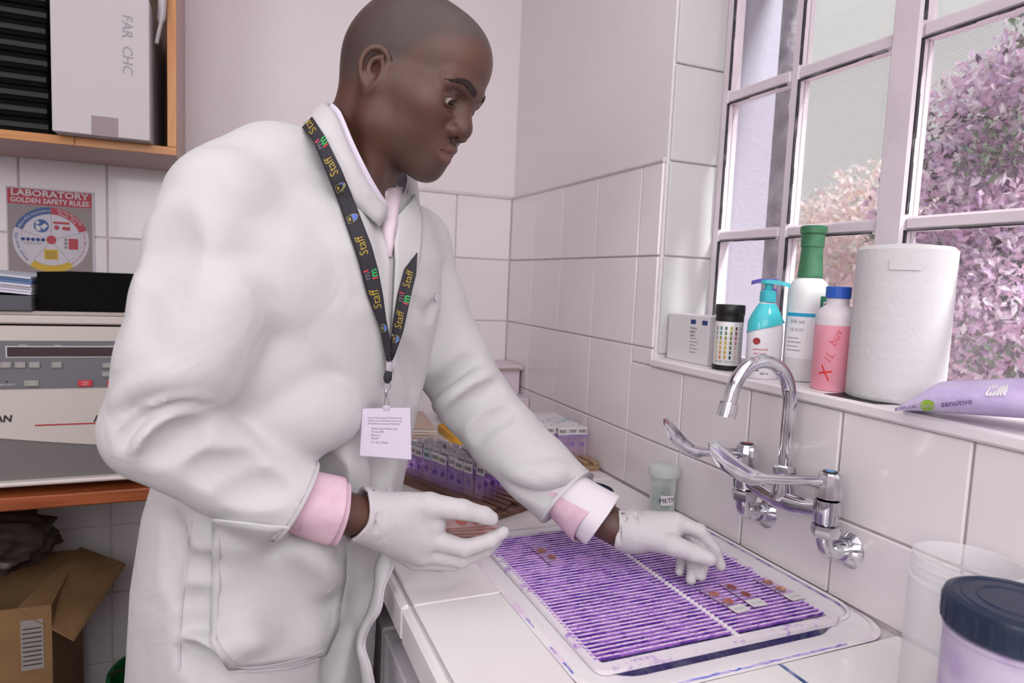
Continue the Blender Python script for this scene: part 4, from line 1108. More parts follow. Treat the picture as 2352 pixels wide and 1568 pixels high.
# ---- notebooks, yellow tray and white boxes at the far end of the counter
t = thing('notebook_stack', 'worn notebooks with curled pages at the far end of the counter', 'notebooks', (-0.40, -0.20, 0.9))
for k in range(6):
    rows = []
    for i in range(9):
        x = -0.52+0.20*i/8; z = 0.9005+k*0.006+0.010*math.sin(math.pi*i/8)*(k/6)
        rows.append([(x, -0.31+0.006*k, z), (x+0.02, -0.06, z+0.004)])
    m = MB(); m.grid(rows); m.grid([[(a, b, c+0.0052) for a, b, c in r] for r in rows][::-1])
    for rr_ in (0, 8): pass
    bord = [r[0] for r in rows]+[r[1] for r in rows[::-1]]
    m.grid([bord, [(a, b, c+0.0052) for a, b, c in bord]], closed=True)
    m.build('notebook', M('page_%d' % (k % 3), [(216, 196, 184), (222, 212, 206), (200, 176, 164)][k % 3], 0.8), t)
m = MB(); ring_slab(m, rrect(-0.285, -0.19, -0.34, -0.16, 0.02), rrect(-0.279, -0.196, -0.334, -0.166, 0.016), 0.9, 0.922, ((0, 0, 0), (1, 0, 0), (0, 1, 0), (0, 0, 1)))
m.prism(rrect(-0.279, -0.196, -0.334, -0.166, 0.016), 0.9, 0.903)
t = m.build('yellow_tray', M('plastic_yellow', (226, 168, 48), 0.4), None, 40); tag(t, 'yellow plastic tray half hidden behind the left sleeve', 'tray')
t = thing('white_carton', 'white cardboard carton with a loose lid in the far corner of the counter', 'carton', (-0.12, -0.14, 0.9)); wc = M('carton_pinkish', (222, 206, 216), 0.6)
MB().box((-0.24, -0.215, 0.9005), (-0.009, -0.02, 1.000), 0.002).build('carton_base', wc, t)
MB().box((-0.24, -0.15, 1.000), (-0.016, -0.02, 1.085), 0.002).build('carton_upper', wc, t)
MB().box((-0.25, -0.162, 1.080), (-0.010, -0.012, 1.094), 0.002).build('carton_lid', wc, t)
MB().box((-0.24, -0.1635, 1.0805), (-0.02, -0.162, 1.087)).build('lid_edge', M('card_edge', (176, 160, 146), 0.8), t)

# ================================================================== left side: bench with centrifuge, wall cabinet, poster
bench_wood = wood('bench_wood', (128, 62, 34), (176, 96, 52), 0, 12, 0.35)
t = thing('bench', 'wooden bench with a reddish front edge carrying the centrifuge', 'bench', (-1.3, -0.25, 0))
MB().box((-1.95, -0.500, 0.862), (-0.70, -0.008, 0.889), 0.003).build('bench_top', bench_wood, t)
for x, y in ((-1.90, -0.45), (-1.90, -0.06), (-0.76, -0.45), (-0.76, -0.06)):
    MB().box((x-0.025, y-0.025, 0), (x+0.025, y+0.025, 0.862), 0.003).build('leg', bench_wood, t)
cream = M('cream_enamel', (206, 196, 190), 0.45, bump=(300, 0.05)); cgrey = M('grey_enamel', (118, 112, 112), 0.5, bump=(300, 0.06)); pgrey = M('panel_grey', (112, 112, 118), 0.5)
cf = thing('centrifuge', 'cream and grey bench centrifuge with a control panel and red stop keys', 'centrifuge', (-1.22, -0.26, 0.889))
FX0, FX1, FY = -1.52, -0.925, -0.485
MB().box((FX0+0.01, FY+0.02, 0.901), (FX1-0.01, -0.03, 1.2255), 0.006).build('housing', cream, cf)
MB().box((FX0, FY-0.006, 0.9075), (FX1, -0.03, 0.9165), 0.003).build('base_trim', M('cream_trim', (222, 212, 208), 0.4), cf)
for x in (FX0+0.06, FX1-0.06):
    for y in (FY+0.05, -0.09): MB().lathe([(0.016, 0), (0.02, 0.013)], (x, y, 0.889), 16).build('foot', M('rubber_black', (24, 23, 25), 0.8), cf, 40)
# front: grey lower apron with curved top, cream middle, grey panel
def fz(x): # curve of the apron
    u = (x+1.264)/0.20; return 1.002-0.030*u+0.0045*u*u if x > -1.264 else 1.002-0.030*u
xs_ = [FX0+(FX1-FX0)*k/24 for k in range(25)]
apron = [(x, 0.9165) for x in (FX0, FX1)]+[(x, max(0.952, fz(x))) for x in xs_[::-1]]
MB().prism(apron, 0, 0.0065, ((0, FY+0.02, 0), (1, 0, 0), (0, 0, 1), (0, -1, 0))).build('front_apron', cgrey, cf)
mid = [(x, max(0.952, fz(x))+0.001) for x in xs_]+[(FX1, 1.226), (FX0, 1.226)]
MB().prism(mid, 0, 0.0095, ((0, FY+0.02, 0), (1, 0, 0), (0, 0, 1), (0, -1, 0))).build('front_fascia', cream, cf)
F0 = FY+0.02-0.0095
ex, ey = (1, 0, 0), (0, 0, 1)
MB().box((FX0+0.02, F0-0.0012, 1.101), (FX1-0.02, F0, 1.197)).build('control_panel', pgrey, cf)
FPn = F0-0.0014
MB().box((-1.255, FPn-0.0008, 1.1635), (-1.062, FPn, 1.1865), 0.0004).build('display_bezel', M('bezel_white', (206, 202, 204), 0.5), cf)
MB().box((-1.2525, FPn-0.0014, 1.1655), (-1.0645, FPn-0.0004, 1.1845), 0.0004).build('display_window', M('display_dark', (66, 54, 56), 0.2), cf)
key = M('key_grey', (160, 156, 152), 0.4); kred = M('key_red', (206, 60, 70), 0.4); ktxt = M('key_text', (214, 210, 208), 0.5)
def keypad(x0, x1, z0, z1, mat, txt):
    o = MB().box((x0, FPn-0.0032, z0), (x1, FPn+0.0005, z1), 0.0012).build('key', mat, cf)
    m = MB(); ls = txt.split('|')
    for i, l in enumerate(ls): put_text(m, l, 0.0042, ((x0+x1)/2, FPn-0.0036, (z0+z1)/2+(len(ls)-1)*0.0022-i*0.0044), ex, ey)
    m.build('key_text', ktxt, o)
def pxz(u, v): # panel position of a pixel on the fascia plane
    d = CF+(u-1176)/FOC*CR-(v-784)/FOC*CU; q = CAM+d*((FPn-CAM[1])/d[1]); return q[0], q[2]
for (u, v, w, h, mt, tx) in ((14, 838, 0.018, 0.012, key, 'RPM'), (47, 838, 0.018, 0.012, key, 'RCF'), (80, 838, 0.018, 0.012, key, 'ROTOR'), (131, 838, 0.018, 0.012, key, 'TIME'),
                             (246, 839, 0.016, 0.011, key, 'ACCEL'), (245, 859, 0.016, 0.011, key, 'DECEL'), (73, 880, 0.025, 0.012, key, 'OPEN|DOOR'), (196, 880, 0.025, 0.013, kred, 'TIMED|STOP'), (263, 880, 0.026, 0.013, kred, 'STOP'), (318, 880, 0.026, 0.013, M('key_green', (70, 150, 96), 0.4), 'START')):
    x, z = pxz(u, v); keypad(x-w/2, x+w/2, z-h/2, z+h/2, mt, tx)
m = MB()
for u, v, s_ in ((53, 793, 'SPEED'), (133, 794, 'TIME'), (250, 795, 'ACC/DEC'), (14, 883, 'IMBALANCE')):
    x, z = pxz(u, v); put_text(m, s_, 0.0052, (x, FPn-0.0003, z), ex, ey)
m.build('panel_lettering', ktxt, cf)
x, z = pxz(16, 876); MB().lathe([(0.0015, 0), (0.0015, 0.001)], (x, FPn, z), 10, (0, -1, 0)).build('imbalance_light', INK, cf)
m = MB(); put_text(m, 'AN', 0.019, (-1.262, F0-0.0006, 1.042), ex, ey, bold=0.0006, shear=0.15); m.build('maker_lettering', INK, cf)
m = MB(); put_text(m, 'Alle', 0.019, (-1.094, F0-0.0006, 1.036), ex, ey, bold=0.0006); m.build('model_lettering', INK, cf)
MB().box((-1.210, F0-0.0006, 1.0255), (-1.02, F0, 1.0282)).build('red_stripe', M('stripe_red', (170, 44, 50), 0.5), cf)
MB().box((-1.068, F0-0.0008, 0.949), (-1.038, F0, 0.972)).build('warning_sticker', M('sticker_red', (176, 50, 56), 0.5), cf)
# lid with dark gap below
MB().box((FX0+0.012, FY+0.028, 1.2255), (FX1-0.012, -0.04, 1.2305)).build('lid_gap', M('rubber_black', (24, 23, 25), 0.8), cf)
MB().box((FX0, FY+0.010, 1.2300), (FX1, -0.03, 1.2465), 0.003).build('lid', cream, cf)
MB().box((FX0+0.006, FY+0.020, 1.2455), (FX1-0.006, -0.035, 1.2545), 0.003).build('lid_top', M('lid_grey', (176, 166, 160), 0.5), cf)
LT = 1.2550
# black storage box
t = thing('black_file_box', 'black open-topped box on the centrifuge lid below the poster', 'box', (-1.1, -0.33, LT)); blk = M('black_card', (12, 11, 12), 0.9, bump=(200, 0.1), spec=0.15)
m = MB(); ring_slab(m, [(-0.985, -0.16), (-1.207, -0.16), (-1.207, -0.452), (-0.985, -0.452)], [(-0.988, -0.163), (-1.204, -0.163), (-1.204, -0.449), (-0.988, -0.449)], LT+0.001, LT+0.078, ((0, 0, 0), (1, 0, 0), (0, 1, 0), (0, 0, 1)))
m.build('box_wall', blk, t); MB().box((-1.205, -0.450, LT), (-0.987, -0.162, LT+0.003)).build('box_floor', blk, t)
MB().box((-1.0, -0.4525, LT+0.004), (-0.9985, -0.452, LT+0.076)).build('corner_seam', M('seam_grey', (50, 48, 50), 0.6), t)
# folder and papers
t = MB().box((-1.50, -0.470, LT), (-1.212, -0.20, LT+0.030), 0.002).build('grey_folder', M('folder_slate', (84, 84, 92), 0.6)); tag(t, 'slate grey box file lying under loose papers', 'file')
for k in range(7):
    rows = []
    for i in range(11):
        x = -1.50+0.285*i/10; z = LT+0.0500+k*0.0052-0.014*(i/10)**2
        rows.append([(x, -0.462+0.004*(k % 3), z), (x, -0.215, z)])
    m = MB(); m.grid(rows)
    b = [r[0] for r in rows]+[r[1] for r in rows[::-1]]; m.grid([[(p, q, r-0.0045) for p, q, r in rw] for rw in rows][::-1]); m.grid([b, [(p, q, r-0.0045) for p, q, r in b]], closed=True)
    cc = [(214, 210, 222), (206, 200, 214), (220, 214, 222), (210, 206, 218), (96, 124, 170), (120, 148, 190), (196, 200, 214)][k]
    o = m.build('paper_sheaf', M('paper_%d_%d' % (cc[0], cc[2]), cc, 0.8))
    tag(o, ['lowest white sheaf of paper on the slate grey file', 'second white sheaf of paper in the pile beside the black box', 'third white sheaf of paper in the pile beside the black box', 'fourth pale sheaf of paper just below the blue folders', 'lower dark blue folder in the paper pile beside the black box', 'upper pale blue folder in the paper pile beside the black box', 'topmost printed sheet of the paper pile beside the black box'][k], 'paper')

# poster
PX0, PX1, PZ1 = -1.369, -1.180, 1.537; PZ0 = PZ1-0.268; PY = -0.0085
ps = thing('safety_poster', 'laminated laboratory safety rules poster with a colour wheel taped to the tiles', 'poster', ((PX0+PX1)/2, PY, PZ0))
MB().box((PX0, PY-0.0006, PZ0), (PX1, PY+0.0008, PZ1)).build('paper_sheet', M('poster_white', (196, 188, 198), 0.45), ps)
yq = PY-0.0012
def flat(name, mat, polys, y=yq):
    m = MB()
    for p in polys: m.add([(a, y, b) for a, b in p], [tuple(range(len(p)))])
    return m.build(name, mat, ps)
pw = PX1-PX0; GX0, GX1 = PX0+0.003, PX1-0.006
flat('grey_field', M('poster_grey', (150, 138, 140), 0.6), [[(GX0, PZ0+0.005), (GX1, PZ0+0.005), (GX1, PZ1-0.042), (GX0, PZ1-0.042)]], yq)
flat('red_header', M('poster_red', (178, 70, 80), 0.6), [[(GX0, PZ1-0.042), (GX1, PZ1-0.042), (GX1, PZ1-0.004), (GX0, PZ1-0.004)]], yq-0.0002)
ltr = M('poster_letter', (212, 206, 210), 0.6)
m = MB(); put_text(m, 'LABORATORY', 0.022, ((GX0+GX1)/2, yq-0.0004, PZ1-0.0145), ex, ey, width=pw*0.88, bold=0.0005); put_text(m, 'GOLDEN SAFETY RULES', 0.017, ((GX0+GX1)/2, yq-0.0004, PZ1-0.0325), ex, ey, width=pw*0.89, bold=0.0004); m.build('header_lettering', ltr, ps)
wc_ = ((GX0+GX1)/2+0.001, PZ1-0.128); R1, R2 = 0.082, 0.065
def pie(a0, a1, r0, r1, n=14):
    A = [math.radians(a0+(a1-a0)*k/n) for k in range(n+1)]
    return [(wc_[0]+r0*math.cos(a), wc_[1]+r0*math.sin(a)) for a in A]+[(wc_[0]+r1*math.cos(a), wc_[1]+r1*math.sin(a)) for a in A[::-1]]
def ringpolys(a0, a1, r0, r1, n=14):
    return [pie(a0+(a1-a0)*k/n, a0+(a1-a0)*(k+1)/n, r0, r1, 1) for k in range(n)]
flat('wheel_disc', M('poster_disc', (204, 198, 208), 0.6), ringpolys(0, 360, 0.0, R1, 48), yq-0.0004)
flat('wheel_blue_arc', M('poster_blue', (72, 96, 150), 0.6), ringpolys(90, 160, R2, R1), yq-0.0006)
flat('wheel_red_arc', M('poster_red', (178, 70, 80), 0.6), ringpolys(20, 90, R2, R1), yq-0.0006)
flat('wheel_yellow_arc', M('poster_yellow', (206, 170, 60), 0.6), ringpolys(235, 305, R2, R1), yq-0.0006)
lk = []
for a in (90, 18, 162, 234, 306):
    a = math.radians(a); d = np.array((math.cos(a), math.sin(a))); n_ = np.array((-d[1], d[0]))*0.0005; c_ = np.array(wc_)
    lk.append([tuple(c_+n_), tuple(c_+d*R2+n_), tuple(c_+d*R2-n_), tuple(c_-n_)])
lk += ringpolys(0, 360, R2-0.0005, R2, 48)
flat('wheel_lines', INKG, lk, yq-0.0007)
flat('wheel_hub', M('poster_red', (178, 70, 80), 0.6), ringpolys(0, 360, 0, 0.011, 20), yq-0.0009)
def arc_text(s_, r, a_mid, size, mat, inward=False):
    v, f = text_mesh(s_, size, 0, 'CENTER'); m = MB(); pts = []
    for x, y, _ in v:
        a = math.radians(a_mid)-x/r if not inward else math.radians(a_mid)+x/r
        rr_ = r+y if not inward else r-y
        pts.append((wc_[0]+rr_*math.cos(a), yq-0.001, wc_[1]+rr_*math.sin(a)))
    m.add(pts, f); m.build('wheel_lettering', mat, ps)
arc_text('Follow ALL Instructions', (R1+R2)/2, 126, 0.0095, ltr); arc_text('Do Not Pipette By', (R1+R2)/2+0.004, 56, 0.0085, ltr); arc_text('Mouth - Ever', (R1+R2)/2-0.004, 58, 0.0085, ltr)
arc_text("Don't Eat or Drink in Lab", (R1+R2)/2, -18, 0.009, M('poster_red', (178, 70, 80), 0.6)); arc_text('Always wear PPE', (R1+R2)/2, 198, 0.011, M('poster_blue', (72, 96, 150), 0.6))
def disc(x, z, r, n=20): return [(x+r*math.cos(2*math.pi*k/n), z+r*math.sin(2*math.pi*k/n)) for k in range(n)]
W0, W1_ = wc_
flat('icon_blue_disc', M('poster_blue', (72, 96, 150), 0.6), [disc(W0-0.021, W1_+0.034, 0.0165)], yq-0.0009)
flat('icon_reader', ltr, [disc(W0-0.029, W1_+0.042, 0.0042, 12), [(W0-0.034, W1_+0.036), (W0-0.024, W1_+0.033), (W0-0.022, W1_+0.022), (W0-0.031, W1_+0.022)], [(W0-0.024, W1_+0.032), (W0-0.014, W1_+0.041), (W0-0.007, W1_+0.035), (W0-0.016, W1_+0.025)]], yq-0.0011)
flat('icon_danger_sign', M('poster_red', (178, 70, 80), 0.6), [[(W0+0.004, W1_+0.041), (W0+0.040, W1_+0.041), (W0+0.040, W1_+0.047), (W0+0.004, W1_+0.047)], [(W0+0.024, W1_+0.026), (W0+0.041, W1_+0.026), (W0+0.041, W1_+0.035), (W0+0.024, W1_+0.035)]]+ [pie_ for pie_ in [[(x, z) for x, z in disc(W0+0.012, W1_+0.032, 0.006, 14)]]], yq-0.0009)
flat('icon_no_food', M('poster_red', (178, 70, 80), 0.6), [[(W0+0.037, W1_-0.022), (W0+0.058, W1_-0.022), (W0+0.058, W1_+0.006), (W0+0.037, W1_+0.006)]], yq-0.0009)
flat('icon_circles', INKG, [disc(W0+0.031, W1_+0.002-k*0.0095, 0.004, 12) for k in range(3)], yq-0.0009)
flat('icon_ppe', INKB, [disc(W0-0.060+k*0.0105, W1_-0.001, 0.0045, 12) for k in range(5)], yq-0.0009)
flat('icon_ppe_caption', INKG, [[(W0-0.060, W1_-0.010), (W0-0.018, W1_-0.010), (W0-0.018, W1_-0.0088), (W0-0.060, W1_-0.0088)], [(W0-0.056, W1_-0.013), (W0-0.022, W1_-0.013), (W0-0.022, W1_-0.0118), (W0-0.056, W1_-0.0118)]], yq-0.0009)
flat('icon_yellow_sign', M('poster_yellow', (206, 170, 60), 0.6), [[(W0-0.016, W1_-0.050), (W0+0.014, W1_-0.050), (W0+0.014, W1_-0.024), (W0-0.016, W1_-0.024)]], yq-0.0009)
flat('icon_yellow_lines', INK, [[(W0-0.013, W1_-0.030-k*0.005), (W0+0.011, W1_-0.030-k*0.005), (W0+0.011, W1_-0.0312-k*0.005), (W0-0.013, W1_-0.0312-k*0.005)] for k in range(4)], yq-0.0011)

# wall cabinet, open front
cw_mat = wood('cabinet_wood', (176, 110, 50), (206, 142, 76), 0, 10, 0.3); cw_v = wood('cabinet_wood_upright', (176, 110, 50), (206, 142, 76), 2, 10, 0.3)
cw_out = wood('cabinet_veneer', (178, 148, 142), (196, 166, 158), 0, 8, 0.45)
wcb = thing('wall_cabinet', 'open wooden wall cabinet with orange front edges above the poster', 'cabinet', (-1.4, -0.15, 1.609))
CX0, CX1, CY, CZ0, CZ1 = -1.90, -0.968, -0.296, 1.609, 2.40
MB().box((CX0, CY, CZ0), (CX1, -0.004, CZ0+0.018), 0.001).build('bottom_board', cw_out, wcb)
MB().box((CX1-0.019, CY, CZ0+0.018), (CX1, -0.004, CZ1), 0.001).build('side_board', cw_out, wcb)
MB().box((CX0, CY, CZ0+0.018), (CX0+0.019, -0.004, CZ1), 0.001).build('side_board', cw_out, wcb)
MB().box((CX0, CY, CZ1), (CX1, -0.004, CZ1+0.018), 0.001).build('top_board', cw_out, wcb)
MB().box((CX0+0.019, -0.012, CZ0+0.018), (CX1-0.019, -0.005, CZ1)).build('back_panel', M('cabinet_inside', (96, 76, 68), 0.8), wcb)
MB().box((CX0, CY-0.003, CZ0), (-1.168, CY, CZ0+0.0185), 0.0008).build('edge_strip', cw_mat, wcb)
MB().box((-1.167, CY-0.003, CZ0), (CX1, CY, CZ0+0.0185), 0.0008).build('edge_strip', cw_mat, wcb)
MB().box((CX1-0.019, CY-0.003, CZ0+0.019), (CX1, CY, CZ1+0.018), 0.0008).build('edge_strip', cw_v, wcb)
# stacked black slide trays inside
SHZ = CZ0+0.0182; h_ = 0.0336
tray = None
names = ['lowest', 'second lowest', 'third lowest', 'fourth lowest', 'fifth from the bottom', 'sixth from the bottom', 'seventh from the bottom', 'eighth from the bottom', 'ninth from the bottom']
for k in range(9):
    t = thing('slide_tray', 'black slide tray in the wall cabinet, %s of the stack' % names[k], 'tray', (-1.42, -0.15, SHZ+k*h_), 'black slide trays stacked in the wall cabinet')
    if tray is None:
        tray = [MB().obox((0, 0, h_/2), (0.40, 0.255, h_*0.94), None, 0.002).mesh('tray_body'), MB().obox((0, -0.1285, h_*0.5), (0.40, 0.004, h_*0.35), None, 0.001).mesh('front_lip')]
    link('tray_body', tray[0], blk, t); link('front_lip', tray[1], M('black_lip', (22, 21, 22), 0.6), t)
    t.location.x += rng.uniform(-.002, .002); t.location.y += rng.uniform(-.003, .003)
t = MB().box((-1.50, -0.28, SHZ+9*h_+0.001), (-1.24, -0.06, SHZ+9*h_+0.03), 0.002).build('blue_folder', M('folder_blue', (60, 128, 176), 0.5)); tag(t, 'blue folder lying on top of the black slide trays', 'folder')
# white cardboard box
t = thing('cardboard_box', 'tall white cardboard box jutting out of the wall cabinet', 'box', (-1.11, -0.2, SHZ)); wbm = M('white_card', (200, 192, 196), 0.7, bump=(80, 0.05))
MB().box((-1.199, -0.345, SHZ+0.001), (-1.0175, -0.05, SHZ+0.302), 0.0015).build('box_body', wbm, t)
MB().box((-1.128, -0.3456, SHZ+0.001), (-1.078, -0.345, SHZ+0.042)).build('tape', frosted('packing_tape', (186, 166, 170), 0.6), t)
m = MB(); put_text(m, 'FAR  CHC', 0.028, (-1.060, -0.3456, SHZ+0.20), (0, 0, -1), (1, 0, 0), shear=0.1); m.build('handwriting', M('pencil_grey', (160, 156, 164), 0.7), t)
m = MB()
for r_ in range(6): put_text(m, 'LAB BOX', 0.009, (-1.0170, -0.30+(r_ % 3)*0.035, SHZ+0.165-(r_//3)*0.03), (0, 0, -1), (0, -1, 0))
m.build('side_print', INK, t)
# torn strip of white paper hanging at the cabinet side
m = MB(); rows = []
for k in range(14):
    z = 2.0-k*0.0118; x = -0.989-0.0007*k-(0.0 if k < 9 else (k-8)*0.0016); w = 0.010 if k < 9 else 0.0045
    rows.append([(x-w, -0.312-0.003*math.sin(k*0.7), z), (x, -0.316, z+0.001), (x+w*0.6, -0.310, z)])
m.grid(rows); t = m.build('paper_strip', M('strip_white', (208, 202, 206), 0.8), None, 60)
sm_ = t.modifiers.new('s', 'SOLIDIFY'); sm_.thickness = 0.0008; tag(t, 'torn white paper strip hanging down the right edge of the wall cabinet', 'paper strip')

# under the bench: carton with open flap, plastic bags, green bucket
card = M('brown_cardboard', (146, 112, 76), 0.85, var=(5, (128, 96, 64), 0.4, 0.65), bump=(60, 0.15)); 
t = thing('storage_carton', 'brown cardboard carton with an open flap under the bench', 'carton', (-1.38, -0.3, 0))
m = MB(); ring_slab(m, [(-1.20, -0.12), (-1.56, -0.12), (-1.56, -0.425), (-1.20, -0.425)], [(-1.204, -0.124), (-1.556, -0.124), (-1.556, -0.421), (-1.204, -0.421)], 0.002, 0.628, ((0, 0, 0), (1, 0, 0), (0, 1, 0), (0, 0, 1))); m.build('carton_wall', card, t)
MB().box((-1.556, -0.421, 0.002), (-1.204, -0.124, 0.006)).build('carton_floor', card, t)
fl = [np.array(q) for q in ((-1.262, -0.428, 0.629), (-1.200, -0.135, 0.640), (-1.098, -0.180, 0.604), (-1.165, -0.425, 0.545))]
m = MB(); dn = np.array((0.004, 0.0, -0.006)); m.add(fl+[p+dn for p in fl], [(0, 3, 2, 1), (4, 5, 6, 7), (0, 1, 5, 4), (1, 2, 6, 5), (2, 3, 7, 6), (3, 0, 4, 7)]); m.build('flap', card, t)
MB().box((-1.255, -0.4262, 0.49), (-1.215, -0.4255, 0.60)).build('paper_label', M('carton_label', (150, 144, 140), 0.8), t)
m = MB(); 
for k in range(9): m.box((-1.252, -0.4266, 0.50+k*0.010), (-1.218, -0.4262, 0.5025+k*0.010))
m.build('label_print', INK, t)
m = MB(); rows = []; N1, N2 = 60, 56
ks = nrs.normal(size=(14, 3))*14; ph_ = nrs.uniform(0, 6.28, 14)
for i in range(N1):
    th = math.pi*i/(N1-1); r = []
    for j in range(N2*2):
        ph = math.pi*j/N2; d = np.array((math.sin(th)*math.cos(ph), math.sin(th)*math.sin(ph), math.cos(th)))
        q = 1+0.030*sum(1-2*abs(math.sin(ks[k]@d*0.35+ph_[k])) for k in range(14))/2
        r.append((-1.40+0.19*q*d[0], -0.27+0.125*q*d[1], 0.722+0.085*q*d[2]))
    rows.append(r)
m.grid(rows, closed=True); t = m.build('plastic_bag', frosted('crumpled_bag', (92, 76, 74), 0.55, 0.25), None, 40); tag(t, 'crumpled clear plastic bags bulging out of the carton under the bench', 'bag')
t = thing('green_bucket', 'green plastic bucket on the floor behind the lab coat', 'bucket', (-0.985, -0.28, 0)); gb = M('bucket_green', (20, 96, 52), 0.45)
MB().lathe([(0.10, 0), (0.105, 0.004), (0.132, 0.355), (0.139, 0.356), (0.139, 0.366), (0.130, 0.366), (0.102, 0.008), (0, 0.006)], (-0.985, -0.28, 0), 48, caps=(True, False)).build('bucket_body', gb, t, 40)
MB().tube(arc((-0.985, -0.28, 0.36), 0.139, 200, 340, (1, 0, 0), (0, 0.8, -0.6), 14), 0.0025, 8).build('handle', chrome_w, t, 60)

# ================================================================== the person
HO = np.array((-0.6145, -1.0694, 1.620)); HX = np.array((0.6884, -0.6265, -0.3655)); HY = np.array((0.6592, 0.7507, -0.0451)); HZ = np.array((0.3027, -0.2099, 0.9297))
HX /= np.linalg.norm(HX); HY -= HX*(HX@HY); HY /= np.linalg.norm(HY); HZ = np.cross(HX, HY)
HM = np.stack([HX, HY, HZ], 1)
def H(x, y, z): return HO+HM@np.array((x, y, z), float)
person = thing('person', 'man in a white lab coat and gloves bending over the sink with slides in hand', 'person', (-0.80, -1.05, 0.0))

def rotm(ax, deg):
    return np.array(Matrix.Rotation(math.radians(deg), 3, ax))
def axes(lo, hi, f0, f1, fine, coarse):
    a = list(np.arange(lo, f0, coarse)); a += list(np.arange(f0, f1, fine)); a += list(np.arange(f1, hi+coarse, coarse)); return np.array(a)
NB = P(785, 440, 1.0)          # base of the neck
SR = P(475, 440, 0.83); SLs = P(960, 550, 1.17)      # shoulder joints
g = SDF(axes(-0.99, -0.45, HO[0]-0.150, HO[0]+0.150, 0.0017, 0.02), axes(-1.33, -0.88, HO[1]-0.155, HO[1]+0.145, 0.0017, 0.02), axes(0.95, 1.79, HO[2]-0.175, HO[2]+0.155, 0.0017, 0.02))
def he(c, r, k=0.012, mode='add', rot=None): g.ell(H(*c), r, HM if rot is None else HM@rot, k, mode)
def hc(a, b, ra, rb, k=0.012, mode='add'): g.cone(H(*a), H(*b), ra, rb, k, mode)
# skull and face
he((-0.016, 0, 0.046), (0.094, 0.0745, 0.092), 0)
he((0.046, 0, 0.058), (0.061, 0.060, 0.062), 0.03)
he((-0.052, 0, 0.022), (0.052, 0.062, 0.060), 0.03)
he((0.038, 0, -0.012), (0.057, 0.055, 0.070), 0.03)
for s in (-1, 1):
    hc((0.003, s*0.048, -0.058), (0.066, s*0.016, -0.086), 0.020, 0.0175, 0.025)
    hc((0.000, s*0.058, -0.005), (0.004, s*0.049, -0.052), 0.014, 0.018, 0.025)
    he((0.056, s*0.044, -0.008), (0.030, 0.019, 0.019), 0.03)
    he((0.038, s*0.041, -0.038), (0.040, 0.0205, 0.040), 0.03)
    hc((0.015, s*0.060, 0.000), (0.054, s*0.047, -0.006), 0.009, 0.011, 0.03)
he((0.0735, 0, -0.0870), (0.0180, 0.022, 0.0175), 0.02)
he((0.071, 0, -0.055), (0.0275, 0.034, 0.030), 0.02)
he((0.030, 0, -0.078), (0.046, 0.040, 0.025), 0.025)
for s in (-1, 1):
    hc((0.097, s*0.010, 0.029), (0.082, s*0.045, 0.027), 0.0105, 0.0095, 0.016)
    he((0.106, s*0.035, 0.007), (0.023, 0.021, 0.0135), 0.012, 'sub')
# eyelids around the eyeballs
for s in (-1, 1):
    he((0.0795, s*0.0325, 0.0075), (0.0142, 0.0152, 0.0140), 0.006)
    he((0.0955, s*0.0340, 0.0042), (0.014, 0.0160, 0.0056), 0.0012, 'sub', rotm('X', -s*6))
    hc((0.094, s*0.018, 0.0135), (0.0855, s*0.048, 0.0130), 0.0007, 0.0007, 0.003, 'sub')
    hc((0.092, s*0.020, -0.0055), (0.086, s*0.045, -0.0055), 0.0012, 0.0012, 0.004, 'sub')
# nose
hc((0.091, 0, 0.018), (0.1045, 0, -0.015), 0.0068, 0.0100, 0.012)
hc((0.082, 0, 0.010), (0.097, 0, -0.018), 0.0110, 0.0140, 0.012)
he((0.1045, 0, -0.0228), (0.0120, 0.0125, 0.0118), 0.007)
for s in (-1, 1):
    he((0.0960, s*0.0165, -0.0280), (0.0120, 0.0085, 0.0095), 0.005)
    he((0.1010, s*0.0078, -0.0365), (0.0065, 0.0040, 0.0045), 0.002, 'sub')
# lips
g.chain([H(*q) for q in ((0.0815, -0.0265, -0.0575), (0.0915, -0.0160, -0.0530), (0.0985, -0.0060, -0.0505), (0.0992, 0, -0.0512), (0.0985, 0.0060, -0.0505), (0.0915, 0.0160, -0.0530), (0.0815, 0.0265, -0.0575))], [0.0026, 0.0048, 0.0056, 0.0052, 0.0056, 0.0048, 0.0026], 0.0045)
g.chain([H(*q) for q in ((0.0815, -0.0255, -0.0595), (0.0890, -0.0150, -0.0662), (0.0932, -0.0050, -0.0684), (0.0932, 0.0050, -0.0684), (0.0890, 0.0150, -0.0662), (0.0815, 0.0255, -0.0595))], [0.0026, 0.0058, 0.0069, 0.0069, 0.0058, 0.0026], 0.0045)
g.chain([H(*q) for q in ((0.0850, -0.0290, -0.0582), (0.0955, -0.0165, -0.0596), (0.1020, -0.0060, -0.0596), (0.1020, 0.0060, -0.0596), (0.0955, 0.0165, -0.0596), (0.0850, 0.0290, -0.0582))], [0.0010]*6, 0.0025, 'sub')
